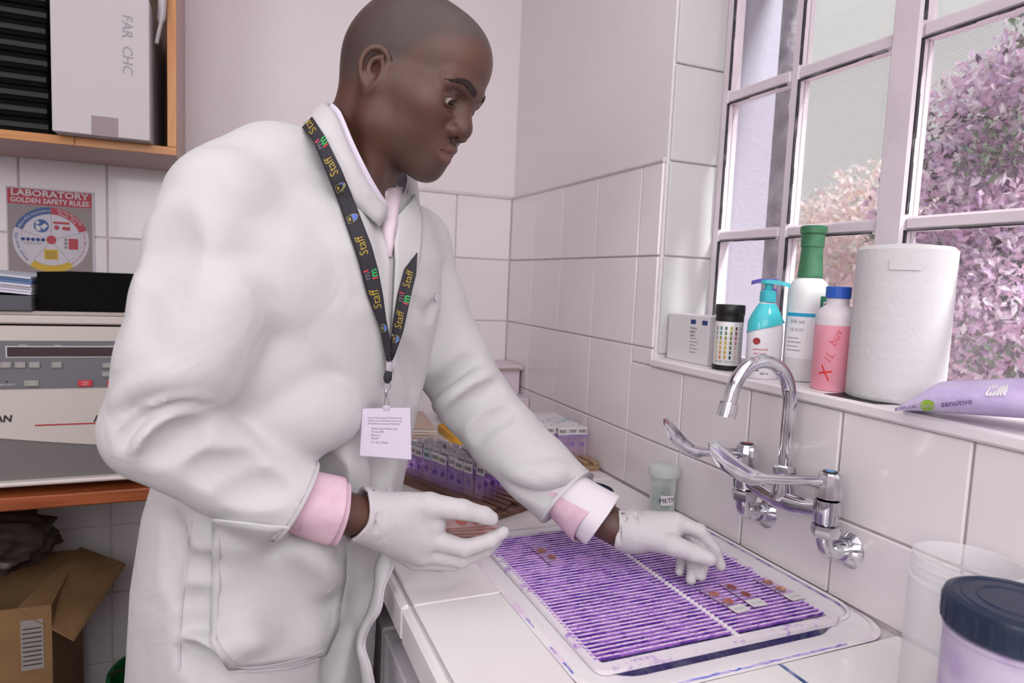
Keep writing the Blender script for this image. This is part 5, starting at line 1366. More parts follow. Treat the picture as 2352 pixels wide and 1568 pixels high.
# ears
for s in (-1, 1):
    def E(x, y, z): return H(-0.003+0.80*x, s*(0.0750-0.36*x+y), -0.003+0.82*z)
    g.ell(E(-0.010, -0.003, 0.004), (0.0170, 0.0048, 0.0270), HM@rotm('Z', s*24)@rotm('Y', -14), 0.006)
    g.ell(E(-0.006, 0.0055, 0.000), (0.0125, 0.0070, 0.0180), HM@rotm('Z', s*24)@rotm('Y', -14), 0.004, 'sub')
    hel = [(0.006, 0.002, 0.008), (0.010, 0.003, 0.022), (0.003, 0.003, 0.034), (-0.010, 0.003, 0.038), (-0.023, 0.003, 0.031), (-0.029, 0.003, 0.015), (-0.027, 0.003, -0.002), (-0.019, 0.002, -0.017), (-0.008, 0.000, -0.027)]
    def spl(pts, n=4):
        P_ = [np.array(p, float) for p in pts]; P_ = [2*P_[0]-P_[1]]+P_+[2*P_[-1]-P_[-2]]; o_ = []
        for i in range(1, len(P_)-2):
            for k in range(n):
                t = k/n; a, b, c, d = P_[i-1:i+3]
                o_.append(0.5*((2*b)+(c-a)*t+(2*a-5*b+4*c-d)*t*t+(3*b-a-3*c+d)*t**3))
        return o_+[P_[-2]]
    hp = spl(hel); hr = [q[0] for q in spl([(r, 0, 0) for r in (0.0028, 0.0034, 0.0038, 0.0040, 0.0040, 0.0038, 0.0034, 0.0036, 0.0044)])]
    g.chain([E(*q) for q in hp], hr, 0.0015)
    anti = [(-0.009, 0.000, 0.026), (-0.017, 0.000, 0.014), (-0.017, 0.000, 0.000), (-0.011, 0.000, -0.011)]
    ap = spl(anti); g.chain([E(*q) for q in ap], [0.0022]*len(ap), 0.004)
    g.ell(E(-0.004, -0.001, -0.0225), (0.0085, 0.0050, 0.0090), HM, 0.004)
    g.ell(E(0.0055, 0.001, -0.0040), (0.0055, 0.0040, 0.0070), HM, 0.003)
    g.cone(E(0.006, -0.004, 0.004), E(0.004, -0.004, -0.022), 0.006, 0.006, 0.008)
# neck and upper trunk
hc((-0.038, 0, -0.026), tuple(HM.T@(NB-HO)), 0.053, 0.060, 0.03)
g.cone(H(-0.045, -0.035, -0.02), NB+0.5*(SR-NB)*0.35, 0.018, 0.030, 0.03)
g.cone(H(-0.004, -0.058, -0.022), P(838, 500, 0.955), 0.012, 0.012, 0.03)
TC = 0.5*(SR+SLs)
g.cone(SR+np.array((0, 0, -0.01)), SLs+np.array((0, 0, -0.01)), 0.045, 0.045, 0.05)
g.cone(NB, NB+np.array((-0.02, 0.01, -0.10)), 0.066, 0.09, 0.05)
g.cone(TC+np.array((0, 0, -0.05)), TC+np.array((-0.06, 0.02, -0.38)), 0.10, 0.10, 0.05)
BV, BF = g.mesh()
# colour masks in head space: hair (buzz cut), lips, stubble
loc = (BV-HO)@HM
def sst(x, a, b): t = np.clip((x-a)/(b-a), 0, 1); return t*t*(3-2*t)
x_, y_, z_ = loc.T
hl = np.interp(x_, [-0.12, -0.075, -0.045, -0.020, 0.000, 0.016, 0.030, 0.050, 0.072, 0.095, 0.12], [-0.015, -0.022, -0.018, 0.010, 0.012, 0.020, 0.050, 0.068, 0.082, 0.092, 0.094])
nz = nrs.uniform(-0.004, 0.004, len(z_))
hair = sst(z_-hl+nz, -0.012, 0.016)
ear = (np.abs(y_) > 0.0775) & (z_ < 0.048) & (z_ > -0.035) & (x_ > -0.045) & (x_ < 0.012)
hair[ear] = 0
lips = sst(-np.abs((z_+0.0605)/0.0150)-np.abs(y_/0.029)**2, -1.0, -0.75)*(x_ > 0.080)
stub = sst(-z_, 0.050, 0.075)*sst(x_, 0.025, 0.06)*(1-lips)*0.7
stub = np.maximum(stub, 0.5*sst(-np.abs(z_+0.043), -0.007, -0.003)*(x_ > 0.080)*(np.abs(y_) < 0.026))
# forearms inside the sleeves, part of the same body mesh
ELR = P(362, 985, 0.79); WRR = P(838, 1187, 0.895)
ELL = P(1085, 915, 1.155); WRL = P(1432, 1220, 1.045)
arm = MB()
arm.tube([TC*0.6+SR*0.4, SR-np.array((0, 0, 0.03)), P(474, 560, 0.815), P(408, 840, 0.793), ELR, P(439, 1022, 0.805), P(600, 1112, 0.842), P(700, 1158, 0.866), WRR, P(880, 1192, 0.908)], [0.03, 0.034, 0.036, 0.036, 0.036, 0.036, 0.034, 0.030, 0.0275, 0.020], 20)
arm.tube([TC*0.6+SLs*0.4, SLs-np.array((0, 0, 0.03)), P(980, 690, 1.172), P(1036, 826, 1.17), ELL, P(1158, 1002, 1.135), P(1232, 1076, 1.112), P(1330, 1162, 1.075), WRL, P(1475, 1224, 1.034)], [0.03, 0.034, 0.036, 0.036, 0.036, 0.036, 0.034, 0.031, 0.0275, 0.020], 20)
off = wloc(person)
me = bpy.data.meshes.new('body')
AV = np.array(arm.v); nV = len(BV)
me.from_pydata([tuple(v) for v in np.concatenate([BV, AV])-off], [], [tuple(f) for f in BF.tolist()]+[tuple(i+nV for i in f) for f in arm.f])
me.polygons.foreach_set('use_smooth', [True]*len(me.polygons))
pad = np.zeros(len(AV))
for nm, arr in (('hair', hair), ('lips', lips), ('stubble', stub)):
    at = me.attributes.new(nm, 'FLOAT', 'POINT'); at.data.foreach_set('value', np.concatenate([arr, pad]).astype(np.float32))
skin = bpy.data.materials.new('dark_skin'); skin.use_nodes = True
nt = skin.node_tree; bs = nt.nodes['Principled BSDF']
def attr(nm):
    n = nt.nodes.new('ShaderNodeAttribute'); n.attribute_name = nm; return n.outputs['Fac']
def mixc(a, b, f):
    n = nt.nodes.new('ShaderNodeMix'); n.data_type = 'RGBA'
    for i, x in ((6, a), (7, b)):
        if isinstance(x, tuple): n.inputs[i].default_value = (*lin(*x), 1)
        else: nt.links.new(x, n.inputs[i])
    nt.links.new(f, n.inputs[0]); return n.outputs[2]
def noise(sc, det, lo, hi):
    tc = nt.nodes.new('ShaderNodeTexCoord'); n = nt.nodes.new('ShaderNodeTexNoise'); n.inputs['Scale'].default_value = sc; n.inputs['Detail'].default_value = det
    nt.links.new(tc.outputs['Object'], n.inputs['Vector']); r = nt.nodes.new('ShaderNodeMapRange'); r.inputs[1].default_value = lo; r.inputs[2].default_value = hi
    nt.links.new(n.outputs[0], r.inputs[0]); return r.outputs[0]
def mul(a, b):
    n = nt.nodes.new('ShaderNodeMath'); n.operation = 'MULTIPLY'
    for i, x in enumerate((a, b)):
        if isinstance(x, float): n.inputs[i].default_value = x
        else: nt.links.new(x, n.inputs[i])
    return n.outputs[0]
c_ = mixc((94, 61, 50), (84, 54, 45), noise(22, 4, 0.35, 0.65))
c_ = mixc(c_, (112, 74, 64), attr('lips'))
c_ = mixc(c_, (74, 58, 54), mul(attr('stubble'), noise(900, 2, 0.35, 0.6)))
c_ = mixc(c_, (66, 54, 52), mul(attr('hair'), noise(700, 2, 0.20, 0.55)))
nt.links.new(c_, bs.inputs['Base Color'])
bs.inputs['Roughness'].default_value = 0.34; bs.inputs['Specular IOR Level'].default_value = 0.5
bs.inputs['Subsurface Weight'].default_value = 0.08; bs.inputs['Subsurface Radius'].default_value = (0.01, 0.004, 0.002); bs.inputs['Subsurface Scale'].default_value = 0.3
bp = nt.nodes.new('ShaderNodeBump'); bp.inputs['Strength'].default_value = 0.30; bp.inputs['Distance'].default_value = 0.0007
nt.links.new(noise(1300, 2, 0.3, 0.7), bp.inputs['Height']); nt.links.new(bp.outputs[0], bs.inputs['Normal'])
body = link('body', me, skin, person)
BVH_B = BVHTree.FromPolygons([tuple(v) for v in BV], [tuple(f) for f in BF.tolist()])
# eyeballs
sc_m = M('eye_white', (168, 150, 144), 0.15); ir_m = M('iris_dark', (34, 22, 18), 0.08)
gz = HM@np.array((0.90, 0.02, -0.36)); gz /= np.linalg.norm(gz)
for s in (-1, 1):
    c = H(0.0790, s*0.0325, 0.0070); m = MB()
    prof = [(0.0128*math.sin(math.pi*k/24), 0.0128*math.cos(math.pi*k/24)) for k in range(25)]
    m.lathe(prof[::-1], c, 28, gz, caps=(False, False)); o = m.build('eyeball', sc_m, body if False else person, 180)
    m = MB(); m.lathe([(0.0070, 0.01085), (0.0050, 0.01205), (0.0025, 0.0129), (0.0, 0.01312)], c, 20, gz, caps=(False, False)); m.build('iris', ir_m, o, 180)
def face_pt(y, z, lift=0.0006, x0=0.2):
    o = Vector(H(x0, y, z)); d = Vector(-HX); h = BVH_B.ray_cast(o, d)
    return (np.array(h[0])+np.array(h[1])*lift) if h[0] is not None else H(0.09, y, z)
brow_m = M('eyebrow_hair', (50, 37, 33), 0.8, var=(600, (64, 47, 41), 0.45, 0.6), bump=(900, 0.8))
for s in (-1, 1):
    pts = []; rad = []
    for k in range(15):
        t = k/14; y = s*(0.012+0.045*t); z = np.interp(t, (0, 0.25, 0.5, 0.75, 1.0), (0.0275, 0.0320, 0.0345, 0.0310, 0.0250))
        pts.append(face_pt(y, z, 0.0002)); rad.append(0.0056*(math.sin(math.pi*min(0.12+t*0.88, 1))**0.6)*(1-0.55*t)+0.0008)
    MB().tube(pts, rad, 8, flat=0.30, up=HZ).build('eyebrow', brow_m, person, 60)
    pts = [face_pt(s*(0.0215+0.0245*k/8), 0.0072-0.0022*abs(k/8-0.4)-0.004*(k/8)**2, 0.0004) for k in range(9)]
    MB().tube(pts, [0.0004, 0.0007, 0.0009, 0.001, 0.001, 0.001, 0.001, 0.0008, 0.0004], 6).build('eyelashes', M('lash_black', (20, 15, 14), 0.7), person, 60)

# ------------------------------------------------------------------ lab coat
def spline(pts, n=6):
    P_ = [np.array(p, float) for p in pts]; P_ = [2*P_[0]-P_[1]]+P_+[2*P_[-1]-P_[-2]]; o_ = []
    for i in range(1, len(P_)-2):
        for k in range(n):
            t = k/n; a, b, c, d = P_[i-1:i+3]
            o_.append(0.5*((2*b)+(c-a)*t+(2*a-5*b+4*c-d)*t*t+(3*b-a-3*c+d)*t**3))
    return o_+[P_[-2]]
cloth = M('white_cotton', (207, 205, 206), 0.85, var=(3, (203, 200, 203), 0.4, 0.62), bump=(700, 0.06, 2), sheen=0.1)
_nt = cloth.node_tree   # soft creases on top of the weave
_b = [n for n in _nt.nodes if n.type == 'BUMP'][0]; _tc = [n for n in _nt.nodes if n.type == 'TEX_COORD'][0]
_n = _nt.nodes.new('ShaderNodeTexNoise'); _n.inputs['Scale'].default_value = 11; _n.inputs['Detail'].default_value = 2; _n.inputs['Distortion'].default_value = 1.2
_nt.links.new(_tc.outputs['Object'], _n.inputs['Vector'])
_b2 = _nt.nodes.new('ShaderNodeBump'); _b2.inputs['Strength'].default_value = 0.22; _b2.inputs['Distance'].default_value = 0.02
_nt.links.new(_n.outputs[0], _b2.inputs['Height']); _nt.links.new(_b2.outputs[0], _b.inputs['Normal'])
CRh = np.array((CR[0], CR[1], 0)); CRh /= np.linalg.norm(CRh); CFh = np.array((CF[0], CF[1], 0)); CFh /= np.linalg.norm(CFh)
sv_ = 0.536*CRh+0.844*CFh; sv_ /= np.linalg.norm(sv_); nv_ = np.array((sv_[1], -sv_[0], 0))
if nv_@CRh < 0: nv_ = -nv_
rows_ = [(600, 1900, 1.03, .190, .150), (596, 1568, 1.035, .186, .150), (606, 1450, 1.035, .186, .154), (622, 1300, 1.03, .189, .158), (647, 1150, 1.03, .190, .158), (684, 1000, 1.025, .186, .150), (722, 840, 1.015, .186, .146), (752, 700, 1.005, .188, .140), (776, 580, 1.0, .180, .124), (790, 500, 1.0, .150, .100), (800, 450, 1.0, .100, .075)]
tab = []
for u, v, d, a, b in rows_: p = P(u, v, d); tab.append((p[2], p[0], p[1], a, b))
tab = np.array(sorted(tab))
HEM = 0.56
cg_ = SDF.uniform((-1.10, -1.50, HEM-0.03), (-0.20, -0.72, 1.56), 0.0048)
def torso(X, Y, Z):
    cx, cy, a, b = [np.interp(Z, tab[:, 0], tab[:, k]).astype(np.float32) for k in (1, 2, 3, 4)]
    dx, dy = X-cx, Y-cy
    s = (dx*sv_[0]+dy*sv_[1])/a; n = (dx*nv_[0]+dy*nv_[1])/b
    k0 = np.power(np.abs(s)**2.4+np.abs(n)**2.4, 1/2.4)
    d = (k0-1)*np.minimum(a, b)
    return np.maximum(d, np.maximum(HEM-Z, Z-tab[-1, 0]))
cg_.op(torso, (-1.1, -1.5, HEM), (-0.4, -0.72, 1.56), 0)
SRc = P(508, 474, 0.83); SLc = P(950, 560, 1.17)
cg_.cone(NB+np.array((0, 0, -0.005)), SRc, 0.055, 0.062, 0.05); cg_.cone(NB+np.array((0, 0, -0.005)), SLc, 0.055, 0.062, 0.05)
cg_.chain([P(735, 368, .955), P(620, 376, .905), P(530, 412, .86)], [0.045, 0.046, 0.048], 0.04)
# sleeves
cuR = P(682, 1150, 0.858); cuL = P(1300, 1142, 1.088)
cg_.chain([SRc, P(474, 560, 0.815), P(442, 700, 0.80), P(408, 840, 0.793), ELR], [0.066, 0.0645, 0.0640, 0.0630, 0.0610], 0.018)
cg_.chain([ELR, P(439, 1022, 0.805), P(519, 1070, 0.822), P(600, 1112, 0.842), cuR], [0.0610, 0.0600, 0.0590, 0.0570, 0.0555], 0.010)
cg_.chain([SLc, P(980, 690, 1.172), P(1036, 826, 1.17), ELL], [0.0610, 0.0640, 0.0660, 0.0640], 0.018)
cg_.chain([ELL, P(1158, 1002, 1.135), P(1232, 1076, 1.112), cuL], [0.0640, 0.0610, 0.0590, 0.0570], 0.010)
# cut the sleeve ends and hollow them
for c, e, r in ((cuR, P(600, 1112, 0.842), 0.0455), (cuL, P(1232, 1076, 1.112), 0.0465)):
    ax = c-e; ax /= np.linalg.norm(ax)
    def cut(X, Y, Z, c=c, ax=ax): return -((X-c[0])*ax[0]+(Y-c[1])*ax[1]+(Z-c[2])*ax[2])
    lo = c-0.09; hi = c+0.09
    def cutb(X, Y, Z, c=c, ax=ax):
        q = cut(X, Y, Z, c, ax); rr_ = np.sqrt((X-c[0])**2+(Y-c[1])**2+(Z-c[2])**2)-0.085
        return np.maximum(q, rr_)
    cg_.op(cutb, lo, hi, 0, 'sub', 0.0)
    cg_.cone(c-ax*0.008, c+ax*0.05, r-0.010, r, 0, 'sub')
cg_.op(lambda X, Y, Z: np.maximum(np.maximum(-(X+0.634), Z-0.91), 0*Y-1), (-0.634, -1.5, 0.5), (-0.45, -0.7, 0.91), 0, 'sub', 0.0)
# neck opening and V of the lapels
cg_.cone(NB+(H(-0.034, 0, -0.03)-NB)*-0.05, H(-0.034, 0, -0.03), 0.068, 0.062, 0.006, 'sub')
cg_.chain([P(872, 470, 0.93), P(888, 560, 0.905), P(890, 640, 0.895)], [0.030, 0.018, 0.006], 0.006, 'sub')
CV0, CF0 = cg_.mesh()
bvc = BVHTree.FromPolygons([tuple(v) for v in CV0], [tuple(f) for f in CF0.tolist()])
def ray(u, v, tree=None):
    d = Vector(CF+(u-1176)/FOC*CR-(v-784)/FOC*CU).normalized(); h = (tree or bvc).ray_cast(Vector(CAM), d)
    if h[0] is None: return None, None
    n = np.array(h[1]); n = n if n@np.array(d) < 0 else -n
    return np.array(h[0]), n
def fold(px, r, depth, k, kind, taper=True):
    pts = []
    for u, v in spline([(a, b, 0) for a, b in px], 5) if False else [(q[0], q[1]) for q in spline([(a, b, 0) for a, b in px], 5)]:
        p, n = ray(u, v)
        if p is None: continue
        pts.append((p, n))
    m = len(pts)
    if m < 2: return
    P1 = []; R1_ = []
    for i, (p, n) in enumerate(pts):
        t = i/(m-1); w = math.sin(math.pi*(0.12+0.76*t)) if taper else 1.0
        rr_ = r*(0.45+0.55*w)
        if kind == 'sub': P1.append(p+n*(rr_-depth*w))
        else: P1.append(p-n*(rr_-depth*w))
        R1_.append(rr_)
    cg_.chain(P1, R1_, k, 'sub' if kind == 'sub' else 'add')
G, Rg = 'sub', 'add'
for px, r, dp, k, kd in [
    # right elbow: big roll with a hollow under it, radiating folds
    (((322, 938), (360, 905), (415, 888), (468, 880)), 0.014, 0.009, 0.014, G),
    (((262, 925), (310, 888), (380, 866), (460, 856), (496, 872)), 0.010, 0.005, 0.014, Rg),
    (((300, 1000), (350, 952), (420, 918), (488, 902)), 0.010, 0.005, 0.012, Rg),
    (((345, 985), (400, 945), (450, 925), (500, 915)), 0.010, 0.007, 0.012, G),
    (((285, 1020), (320, 985), (345, 962)), 0.009, 0.005, 0.012, G),
    (((315, 1035), (372, 985), (440, 950)), 0.009, 0.004, 0.014, Rg),
    (((350, 1050), (400, 1010), (450, 985)), 0.012, 0.006, 0.016, G),
    (((455, 1075), (520, 1082), (570, 1068)), 0.014, 0.005, 0.02, G),
    (((530, 1130), (580, 1120), (640, 1125)), 0.014, 0.005, 0.02, G),
    (((490, 870), (510, 880), (508, 900)), 0.008, 0.004, 0.010, Rg),
    # upper right arm
    (((400, 520), (380, 640), (350, 760)), 0.03, 0.004, 0.03, G),
    (((560, 640), (520, 730), (470, 810)), 0.02, 0.004, 0.025, Rg),
    # front of the coat
    (((560, 800), (640, 850), (740, 930), (820, 1010)), 0.03, 0.007, 0.035, G),
    (((628, 590), (606, 670), (560, 750)), 0.045, -0.004, 0.05, Rg),
    (((602, 590), (598, 650), (552, 735), (518, 835), (502, 890)), 0.009, 0.007, 0.010, G),
    (((640, 600), (622, 650), (580, 700)), 0.008, 0.003, 0.014, Rg),
    (((540, 800), (560, 850), (600, 880)), 0.05, -0.004, 0.05, Rg),
    (((640, 980), (700, 960), (800, 960)), 0.03, 0.004, 0.04, Rg),
    (((940, 690), (985, 720), (1000, 700)), 0.010, 0.003, 0.014, G),
    (((930, 800), (950, 850), (960, 900)), 0.014, 0.005, 0.02, G),
    # left sleeve
    (((985, 905), (1030, 880), (1080, 830)), 0.014, 0.006, 0.02, G),
    (((1000, 935), (1060, 900), (1130, 850)), 0.012, 0.005, 0.018, Rg),
    (((1030, 970), (1080, 930), (1140, 890)), 0.012, 0.006, 0.018, G),
    (((1090, 1005), (1120, 970), (1170, 950)), 0.012, 0.004, 0.018, G),
    (((1180, 1100), (1240, 1118), (1300, 1108)), 0.016, 0.006, 0.022, G),
    (((1165, 1080), (1230, 1092), (1290, 1080)), 0.012, 0.003, 0.02, Rg),
    # skirt of the coat
    (((420, 1300), (470, 1312), (520, 1310)), 0.012, 0.005, 0.02, G),
    (((420, 1380), (460, 1392), (540, 1372), (600, 1362)), 0.014, 0.006, 0.022, G),
    (((415, 1440), (470, 1440), (560, 1405)), 0.012, 0.005, 0.02, G),
    (((430, 1480), (500, 1500), (560, 1470), (640, 1440), (700, 1385)), 0.010, 0.004, 0.018, Rg),
    (((420, 1500), (470, 1530), (500, 1560)), 0.014, 0.006, 0.02, G),
    (((720, 1230), (760, 1310), (790, 1400)), 0.03, 0.006, 0.04, G),
    (((690, 1240), (720, 1300), (740, 1350)), 0.02, 0.004, 0.03, Rg),
    (((830, 1250), (840, 1330), (825, 1420)), 0.018, 0.007, 0.025, G),
    (((800, 1440), (770, 1500), (765, 1568)), 0.014, 0.005, 0.02, G),
    (((560, 1330), (640, 1360), (700, 1420)), 0.03, 0.004, 0.04, G),
    (((395, 1200), (400, 1260), (390, 1330)), 0.014, 0.004, 0.02, G),
    (((860, 960), (885, 1050), (880, 1110)), 0.02, 0.010, 0.02, G),
]: fold(px, r, dp, k, kd)
CV, CFc = cg_.mesh()
CV = lap_smooth(CV, CFc, 3)
# small unevenness of the cloth along the normals
bvc = BVHTree.FromPolygons([tuple(v) for v in CV], [tuple(f) for f in CFc.tolist()])
off = wloc(person)
coat = link('lab_coat', np_mesh('lab_coat', CV, CFc, off), cloth, person)

EXTRA = []
def patch(name, left, right, mat, parent, nu=14, nv=26, lift=0.003, thick=0.0022, tree=None):
    """cloth patch lying on the coat, between two pixel polylines"""
    def rs(poly, n):
        poly = np.array(poly, float); L = np.r_[0, np.cumsum(np.linalg.norm(np.diff(poly, axis=0), axis=1))]; t = np.linspace(0, L[-1], n)
        return np.stack([np.interp(t, L, poly[:, k]) for k in (0, 1)], 1)
    l, r = rs(left, nv), rs(right, nv); rows = []; last = None
    for i in range(nv):
        row = []
        for j in range(nu):
            q = l[i]+(r[i]-l[i])*j/(nu-1); p, n = ray(q[0], q[1], tree)
            if p is None: p, n = last if last is not None else (P(q[0], q[1], 0.95), -CF)
            edge = 1.0
            last = (p, n); row.append(p+n*lift*edge)
        rows.append(row)
    # smooth a little
    A = np.array(rows)
    for _ in range(2): A[1:-1, 1:-1] = 0.5*A[1:-1, 1:-1]+0.125*(A[:-2, 1:-1]+A[2:, 1:-1]+A[1:-1, :-2]+A[1:-1, 2:])
    m = MB(); m.grid([list(r_) for r_ in A]); m.f = [f[::-1] for f in m.f]
    if name == 'lapel': EXTRA.append((list(m.v), list(m.f)))
    o = m.build(name, mat, parent, 60)
    s = o.modifiers.new('thickness', 'SOLIDIFY'); s.thickness = thick; s.offset = 0
    return o
# pocket, with hem lines
patch('pocket', [(492, 1186), (489, 1330), (485, 1478), (531, 1533)], [(792, 1222), (790, 1330), (772, 1440), (744, 1502)], cloth, coat, 22, 26, 0.0035, 0.003)
stitch = M('stitching', (206, 198, 206), 0.9)
def seam(px, r=0.0011, lift=0.0045, name='seam'):
    pts = []
    for q in spline([(a, b, 0) for a, b in px], 8):
        p, n = ray(q[0], q[1])
        if p is not None: pts.append(p+n*lift)
    if len(pts) > 2: MB().tube(pts, r, 6).build(name, stitch, coat, 60)
seam([(508, 1205), (506, 1330), (502, 1470)], 0.0008, 0.0055); seam([(502, 1472), (540, 1520), (590, 1526), (690, 1508), (735, 1490)], 0.0008, 0.0055)
seam([(441, 1195), (436, 1230), (424, 1330), (414, 1440), (412, 1540)], 0.0016, 0.0005); seam([(530, 1536), (575, 1539), (650, 1533), (700, 1523), (744, 1505)], 0.0012, 0.002)
# breast pocket on the far side with its button, lapels
patch('lapel', [(772, 437), (790, 470), (822, 560), (850, 660), (872, 770), (884, 850)], [(806, 398), (852, 440), (884, 492), (890, 560), (884, 690), (888, 855)], cloth, coat, 12, 30, 0.006, 0.003)
patch('lapel', [(908, 502), (903, 560), (899, 640), (893, 760), (890, 850)], [(946, 452), (964, 505), (958, 590), (925, 690), (896, 855)], cloth, coat, 10, 26, 0.006, 0.003)
p, n = ray(1002, 683)
if p is not None: MB().lathe([(0.0, 0.0), (0.0055, 0.0005), (0.006, 0.0018), (0.005, 0.0026), (0.0, 0.0022)], p, 18, n, caps=(False, False)).build('button', M('button_white', (216, 206, 216), 0.4), coat, 40)
for u, v in ((886, 985), (893, 1130)):
    p, n = ray(u, v)
    if p is not None: MB().lathe([(0.0, 0.0), (0.0075, 0.0005), (0.008, 0.0022), (0.0065, 0.0032), (0.0, 0.0026)], p, 20, n, caps=(False, False)).build('button', M('button_white', (216, 206, 216), 0.4), coat, 40)
# collar: stands around the neck and folds down over the shoulders
inn_ = [(888, 494, .935), (850, 434, .905), (805, 345, .893), (772, 268, .905), (752, 243, .950), (800, 252, 1.03), (870, 300, 1.075), (922, 376, 1.075), (936, 440, 1.045), (908, 500, .975)]
out_ = [(872, 520, .915), (792, 445, .875), (745, 372, .868), (715, 305, .882), (698, 284, .930), (740, 296, 1.06), (860, 352, 1.12), (945, 418, 1.12), (962, 478, 1.09), (930, 520, .985)]
I3 = spline([P(*q) for q in inn_], 5); O3 = spline([P(*q) for q in out_], 5)
nkc = 0.5*(NB+H(-0.034, 0, -0.03)); rows = []
upv = (H(-0.034, 0, -0.03)-NB); upv /= np.linalg.norm(upv)
for t in (-0.5, -0.2, 0.0, 0.12, 0.3, 0.55, 0.8, 1.0):
    row = []
    for a, b in zip(I3, O3):
        if t <= 0: p = a+upv*0.045*t*1.2+(nkc-a)*0.05*(-t)
        else: p = a+(b-a)*t+upv*0.016*math.sin(math.pi*min(t*1.0, 1))*(1-t*0.4)
        row.append(p)
    rows.append(row)
m = MB(); m.grid(rows)
EXTRA.append((list(m.v), list(m.f))); o = m.build('collar', cloth, coat, 70); s = o.modifiers.new('thickness', 'SOLIDIFY'); s.thickness = 0.0028; s.offset = 0
# open front edge of the coat hanging against the counter
fo = [(905, 1246), (903, 1300), (884, 1345), (874, 1400), (849, 1440), (838, 1482), (852, 1530), (864, 1600), (868, 1700)]
fi = [(880, 1250), (862, 1300), (860, 1345), (846, 1400), (828, 1440), (820, 1482), (828, 1530), (836, 1600), (838, 1700)]
A = spline([P(u, v, 0.945+0.012*math.sin(i*1.7)) for i, (u, v) in enumerate(fo)], 5); B = spline([P(u, v, 0.965) for u, v in fi], 5)
m = MB(); m.grid([[b+(a-b)*t+(-CF)*0.010*math.sin(math.pi*t) for t in (0, .25, .5, .75, 1)] for a, b in zip(A, B)])
o = m.build('front_edge', cloth, coat, 80); s = o.modifiers.new('thickness', 'SOLIDIFY'); s.thickness = 0.003; s.offset = 0
hemA = [p-CF*0.002 for p in A]; MB().tube(hemA, 0.0018, 6).build('seam', stitch, coat, 60)
# cuff hems
for c, e, r in ((cuR, P(600, 1112, 0.842), 0.0558), (cuL, P(1232, 1076, 1.112), 0.0573)):
    ax = c-e; ax /= np.linalg.norm(ax)
    MB().lathe([(r-0.005, -0.001), (r-0.001, 0.001), (r+0.0006, -0.002), (r+0.0004, -0.004)], c, 48, ax, caps=(False, False)).build('cuff_hem', cloth, coat, 60)
# shirt: collar inside, cuffs
pink = M('pink_shirt', (224, 190, 206), 0.8, var=(40, (216, 178, 197), 0.4, 0.65)); pale = M('pale_shirt', (226, 216, 232), 0.8)
m = MB(); I4 = [a+(nkc-a)*0.06 for a in I3]
m.grid([[a-upv*0.05+(nkc-a)*0.02 for a in I4], I4, [a+upv*0.010 for a in I4]]); o = m.build('shirt_collar', pale, person, 70)
s = o.modifiers.new('thickness', 'SOLIDIFY'); s.thickness = 0.002; s.offset = 0
rows = []
for (l, r, d) in (((850, 440), (925, 430), .965), ((864, 490), (915, 480), .945), ((874, 520), (910, 515), .927), ((884, 555), (904, 555), .917), ((889, 590), (899, 590), .912)):
    rows.append([P(l[0]+(r[0]-l[0])*t, l[1]+(r[1]-l[1])*t, d+0.010*(2*t-1)**2) for t in (0, .25, .5, .75, 1)])
m = MB(); m.grid(rows); o = m.build('shirt_front', M('shirt_front_pale', (230, 210, 222), 0.8), person, 70); s = o.modifiers.new('thickness', 'SOLIDIFY'); s.thickness = 0.002
def cuff(name, a, b, r0, r1, mat, flare=0.0, parent=person, phase=0.0):
    ax = b-a; L = np.linalg.norm(ax); ax /= L
    e1 = np.cross(ax, (0, 0, 1)); e1 /= np.linalg.norm(e1); e2 = np.cross(ax, e1); rows = []
    for t in (0, .2, .4, .6, .8, .97, 1.0):
        r = r0+(r1-r0)*t
        rows.append([a+ax*L*t*(1+0.10*math.sin(k*2*math.pi/40+phase)*t)+(e1*math.cos(k*2*math.pi/40)+e2*math.sin(k*2*math.pi/40))*(r+0.0012*math.sin(5*k*2*math.pi/40+t*3)) for k in range(40)])
    m = MB(); m.grid(rows, closed=True); o = m.build(name, mat, parent, 70)
    s = o.modifiers.new('thickness', 'SOLIDIFY'); s.thickness = 0.0022; s.offset = -1
    return o
cuff('shirt_cuff', P(655, 1136, 0.852), P(768, 1172, 0.875), 0.0405, 0.0440, pink, phase=1.0)
cuff('shirt_cuff', P(700, 1155, 0.862), P(784, 1180, 0.880), 0.0400, 0.0410, pink, phase=0.4)
cuff('shirt_cuff', P(1268, 1112, 1.098), P(1384, 1193, 1.058), 0.0380, 0.0472, M('shirt_cuff_white', (230, 222, 230), 0.8), phase=2.2)
cuff('shirt_cuff', P(1262, 1112, 1.098), P(1366, 1196, 1.060), 0.0360, 0.0455, pink, phase=4.5)
